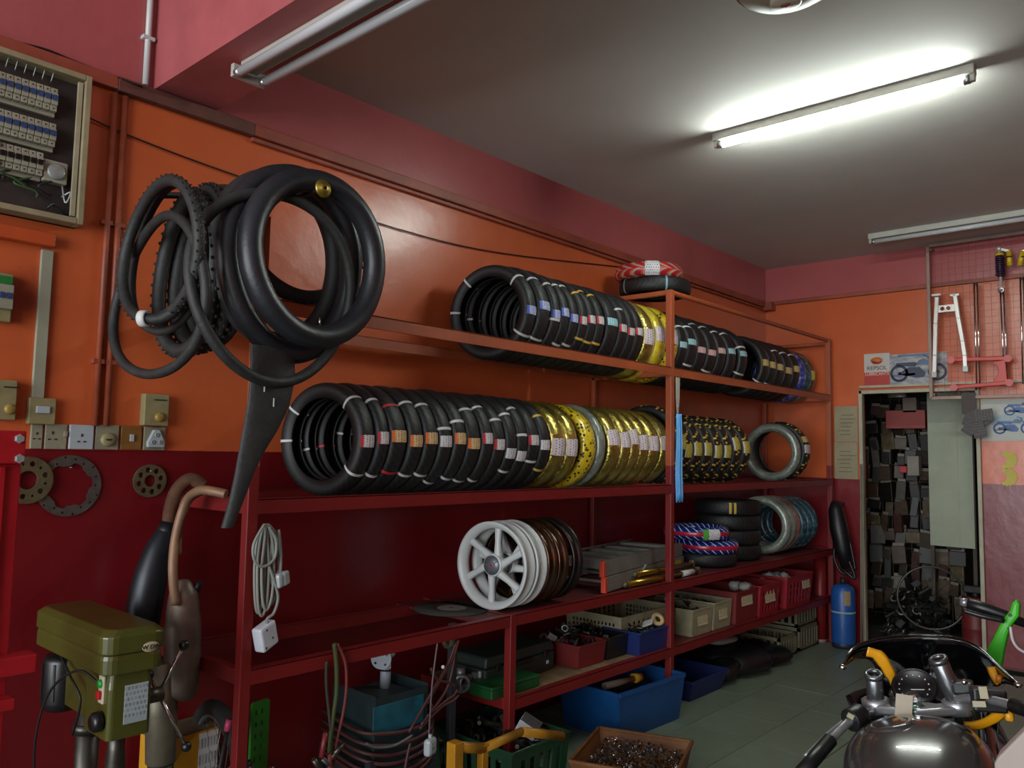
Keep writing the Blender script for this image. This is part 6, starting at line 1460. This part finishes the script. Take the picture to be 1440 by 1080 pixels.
strip('yellow_edge', [(1219, 917, .17), (1234, 922, .18), (1245, 936, .185), (1254, 953, .19), (1260, 966, .19)], [.013, .017, .015, .011, .009])
strip('yellow_edge', [(1357, 1022, -.02), (1378, 1020, -.03), (1398, 1011, -.05), (1416, 996, -.07)], [.010, .010, .011, .008]); strip('yellow_edge', [(1414, 994, -.07), (1419, 1006, -.08), (1420, 1014, -.08)], [.009, .008])
strip('yellow_edge', [(1394, 938, .16), (1398, 950, .15), (1406, 962, .14)], [.010, .008])
MB().cyl(bl(1405, 950, .10), bl(1404, 960, .10), .007).build('orange_bolt', mat('orange_lens', 'b06a1c', .3), bk)
# right lower fairing, in shadow behind the yellow edge
def lower(s):
    def f(u, v): return (s*(.15+.07*math.sin(PI*v*.8)), .26-.46*u, .92-.10*u-(.42)*v)
    return f
for s in (-1, 1): MB().sheet(lower(s), 10, 8).build('side_fairing', m_gloss, bk, solid=.005) if s > 0 else None
# running gear
MB().box((0, -.10, .44), (.24, .36, .30)).build('engine', m_darkst, bk, bevel=.03)
for s in (-1, 1): MB().tube(smoothpath([(s*.03, .02, .86), (s*.11, -.15, .74), (s*.12, -.5, .60), (s*.1, -.62, .40)], 5), .022, 10).build('frame_spar', m_cast, bk)
def bike_wheel(y, nm):
    w0 = MB().lathe([(.265+.05*math.cos(a), .055*math.sin(a)) for a in [2*PI*i/14 for i in range(14)]], 48, Matrix.Translation((0, y, .315)) @ TO_X, closed=True).build(nm, m_rubber2, bk)
    MB().lathe([(.205, -.05), (.222, -.05), (.222, .05), (.205, .05)], 40, Matrix.Translation((0, y, .315)) @ TO_X, closed=True).build('rim', m_dkrim, w0)
    for k in range(6):
        a = k*PI/3; MB().bar((0, y+.04*math.cos(a), .315+.04*math.sin(a)), (0, y+.21*math.cos(a), .315+.21*math.sin(a)), .03, .02).build('spoke', m_dkrim, w0)
    MB().cyl((-.06, y, .315), (.06, y, .315), .05, seg=18).build('hub', m_dkrim, w0)
bike_wheel(.40, 'front_wheel'); bike_wheel(-.92, 'rear_wheel')
MB().lathe([(.325, -.06), (.335, -.03), (.335, .03), (.325, .06)], 20, Matrix.Translation((0, .40, .315)) @ TO_X, a0=PI*.55, a1=PI*1.25).build('front_mudguard', m_gloss, bk, solid=.004)
MB().sheet(lambda u, v: ((v-.5)*.26*(1-.3*u), -.52-.40*u, .79-.03*math.sin(PI*u)-.06*abs(v-.5)*2), 12, 8).build('seat', m_satin, bk, solid=.06)
for s in (-1, 1): MB().bar((s*.09, -.45, .42), (s*.09, -.92, .315), .03, .05).build('swingarm', m_cast, bk)
MB().cyl((-.11, -.25, .35), (-.26, -.28, .012), .011, seg=10).build('side_stand', m_darkst, bk)
# ================================================================== GREEN MOTORCYCLE BEHIND
GR = Matrix.Rotation(math.radians(28), 4, 'Z'); go = Vector((-.46, 3.0, 0))
gb_ = empty('motorcycle', go, label='motorcycle with a bright green cowl and a black handlebar lever', cat='motorcycle')
m_grn = mat('bright_green_cowl', '38a81c', .35, var=.06)
def gp_(px, py, y=2.85): return Vector(spot(px, py, y=y))-go
pts = [(1383, 925), (1397, 897), (1410, 872), (1421, 858), (1424, 847), (1431, 842), (1435, 850), (1434, 866), (1424, 878), (1418, 893), (1413, 915), (1408, 945), (1395, 950)]
P_ = [gp_(*p) for p in pts]; MB().prism([(p.x, p.z) for p in P_], .035, Matrix.Translation((0, P_[0].y+.02, 0)) @ Matrix.Rotation(PI/2, 4, 'X')).build('green_cowl', m_grn, gb_, bevel=.008)
for px, py in ((1419, 884), (1420, 865)): MB().cyl(gp_(px, py, 2.85)+Vector((0, .0, 0)), gp_(px, py, 2.828), .005, seg=10).build('cowl_bolt', m_darkst, gb_)
MB().tube([gp_(1351, 846, 2.86), gp_(1361, 848, 2.86)], [.012, .015], 12).build('bar_end', m_cast, gb_)
MB().tube([gp_(1360, 848, 2.86), gp_(1385, 856, 2.87), gp_(1414, 866, 2.88), gp_(1450, 880, 2.9)], [.017, .019, .017, .012], 14).build('grip', m_satin, gb_)
MB().tube(smoothpath([gp_(1354, 858, 2.80), gp_(1380, 866, 2.80), gp_(1412, 873, 2.82)], 4), .008, 8).build('brake_lever', m_satin, gb_)
MB().tube(smoothpath([gp_(1421, 882, 2.82), gp_(1424, 900, 2.8), gp_(1432, 912, 2.8), gp_(1446, 920, 2.8)], 5), .004, 8).build('white_cable', m_paper, gb_)
MB().tube(smoothpath([gp_(1445, 878, 2.9), Vector((.0, .0, 1.06)), Vector((.09, .01, 1.02)), Vector((.13, .02, .95))], 5), .012, 10).build('handlebar', m_satin, gb_)
MB().bar(gp_(1402, 942, 2.86), (.03, .02, .935), .03, .014).build('cowl_bracket', m_darkst, gb_)
for s in (-.09, .09): MB().cyl((.12+s, .0, .95), (.05+s, .30, .32), .022, seg=14).build('fork_leg', m_satin, gb_)
MB().box((.14, .02, .93), (.26, .10, .03)).build('yoke', m_satin, gb_, bevel=.005); MB().box((.20, .10, .82), (.22, .16, .20)).build('headlamp_shell', m_gloss, gb_, bevel=.04)
w0 = MB().lathe([(.255+.045*math.cos(a), .05*math.sin(a)) for a in [2*PI*i/12 for i in range(12)]], 44, Matrix.Translation((.05, .30, .30)) @ Matrix.Rotation(.15, 4, 'Z') @ TO_X, closed=True).build('front_wheel', m_rubber2, gb_)
MB().cyl((-.03, .30, .30), (.13, .30, .30), .04).build('hub', m_dkrim, w0)
for k in range(5): a = k*2*PI/5; MB().bar((.05, .30, .30), (.05, .30+.22*math.cos(a), .30+.22*math.sin(a)), .03, .02).build('spoke', m_dkrim, w0)
MB().ball((.38, -.22, .80), .17, 18, (.8, 1.4, .75)).build('fuel_tank', m_grn, gb_); MB().box((.38, -.20, .45), (.24, .45, .34)).build('engine', m_darkst, gb_, bevel=.04)
MB().box((.60, -.62, .76), (.24, .50, .09), (0, 0, .45)).build('seat', m_satin, gb_, bevel=.03)
w0 = MB().lathe([(.255+.05*math.cos(a), .06*math.sin(a)) for a in [2*PI*i/12 for i in range(12)]], 44, Matrix.Translation((.72, -.85, .305)) @ Matrix.Rotation(.45, 4, 'Z') @ TO_X, closed=True).build('rear_wheel', m_rubber2, gb_); MB().cyl((.63, -.89, .30), (.81, -.81, .30), .05).build('hub', m_dkrim, w0)
# ================================================================== WHITE PANEL AT THE EDGE
c = spot(1396, 1050, y=1.55)
wpn = empty('display_board', (c.x+.222, 1.58, 0), label='white rounded board on a dark stand beside the grey motorcycle', cat='board')
MB().prism(rrect(-.17, -.17, .17, .17, .035), .03, Matrix.Translation((.0, 0, c.z-.0)) @ Matrix.Rotation(.25, 4, 'X') @ Matrix.Rotation(PI/2, 4, 'X') @ Matrix.Rotation(.95, 4, 'Z')).build('board', mat('warm_white', '9e928a', .5, var=.04), wpn, bevel=.004)
MB().cyl((0, .03, 0), (0, .02, c.z), .015).build('pole', m_darkst, wpn); MB().lathe([(0, .03), (.03, .03), (.14, .008), (.14, 0), (0, 0)], 24, Matrix.Translation((0, .03, 0))).build('base', m_darkst, wpn)
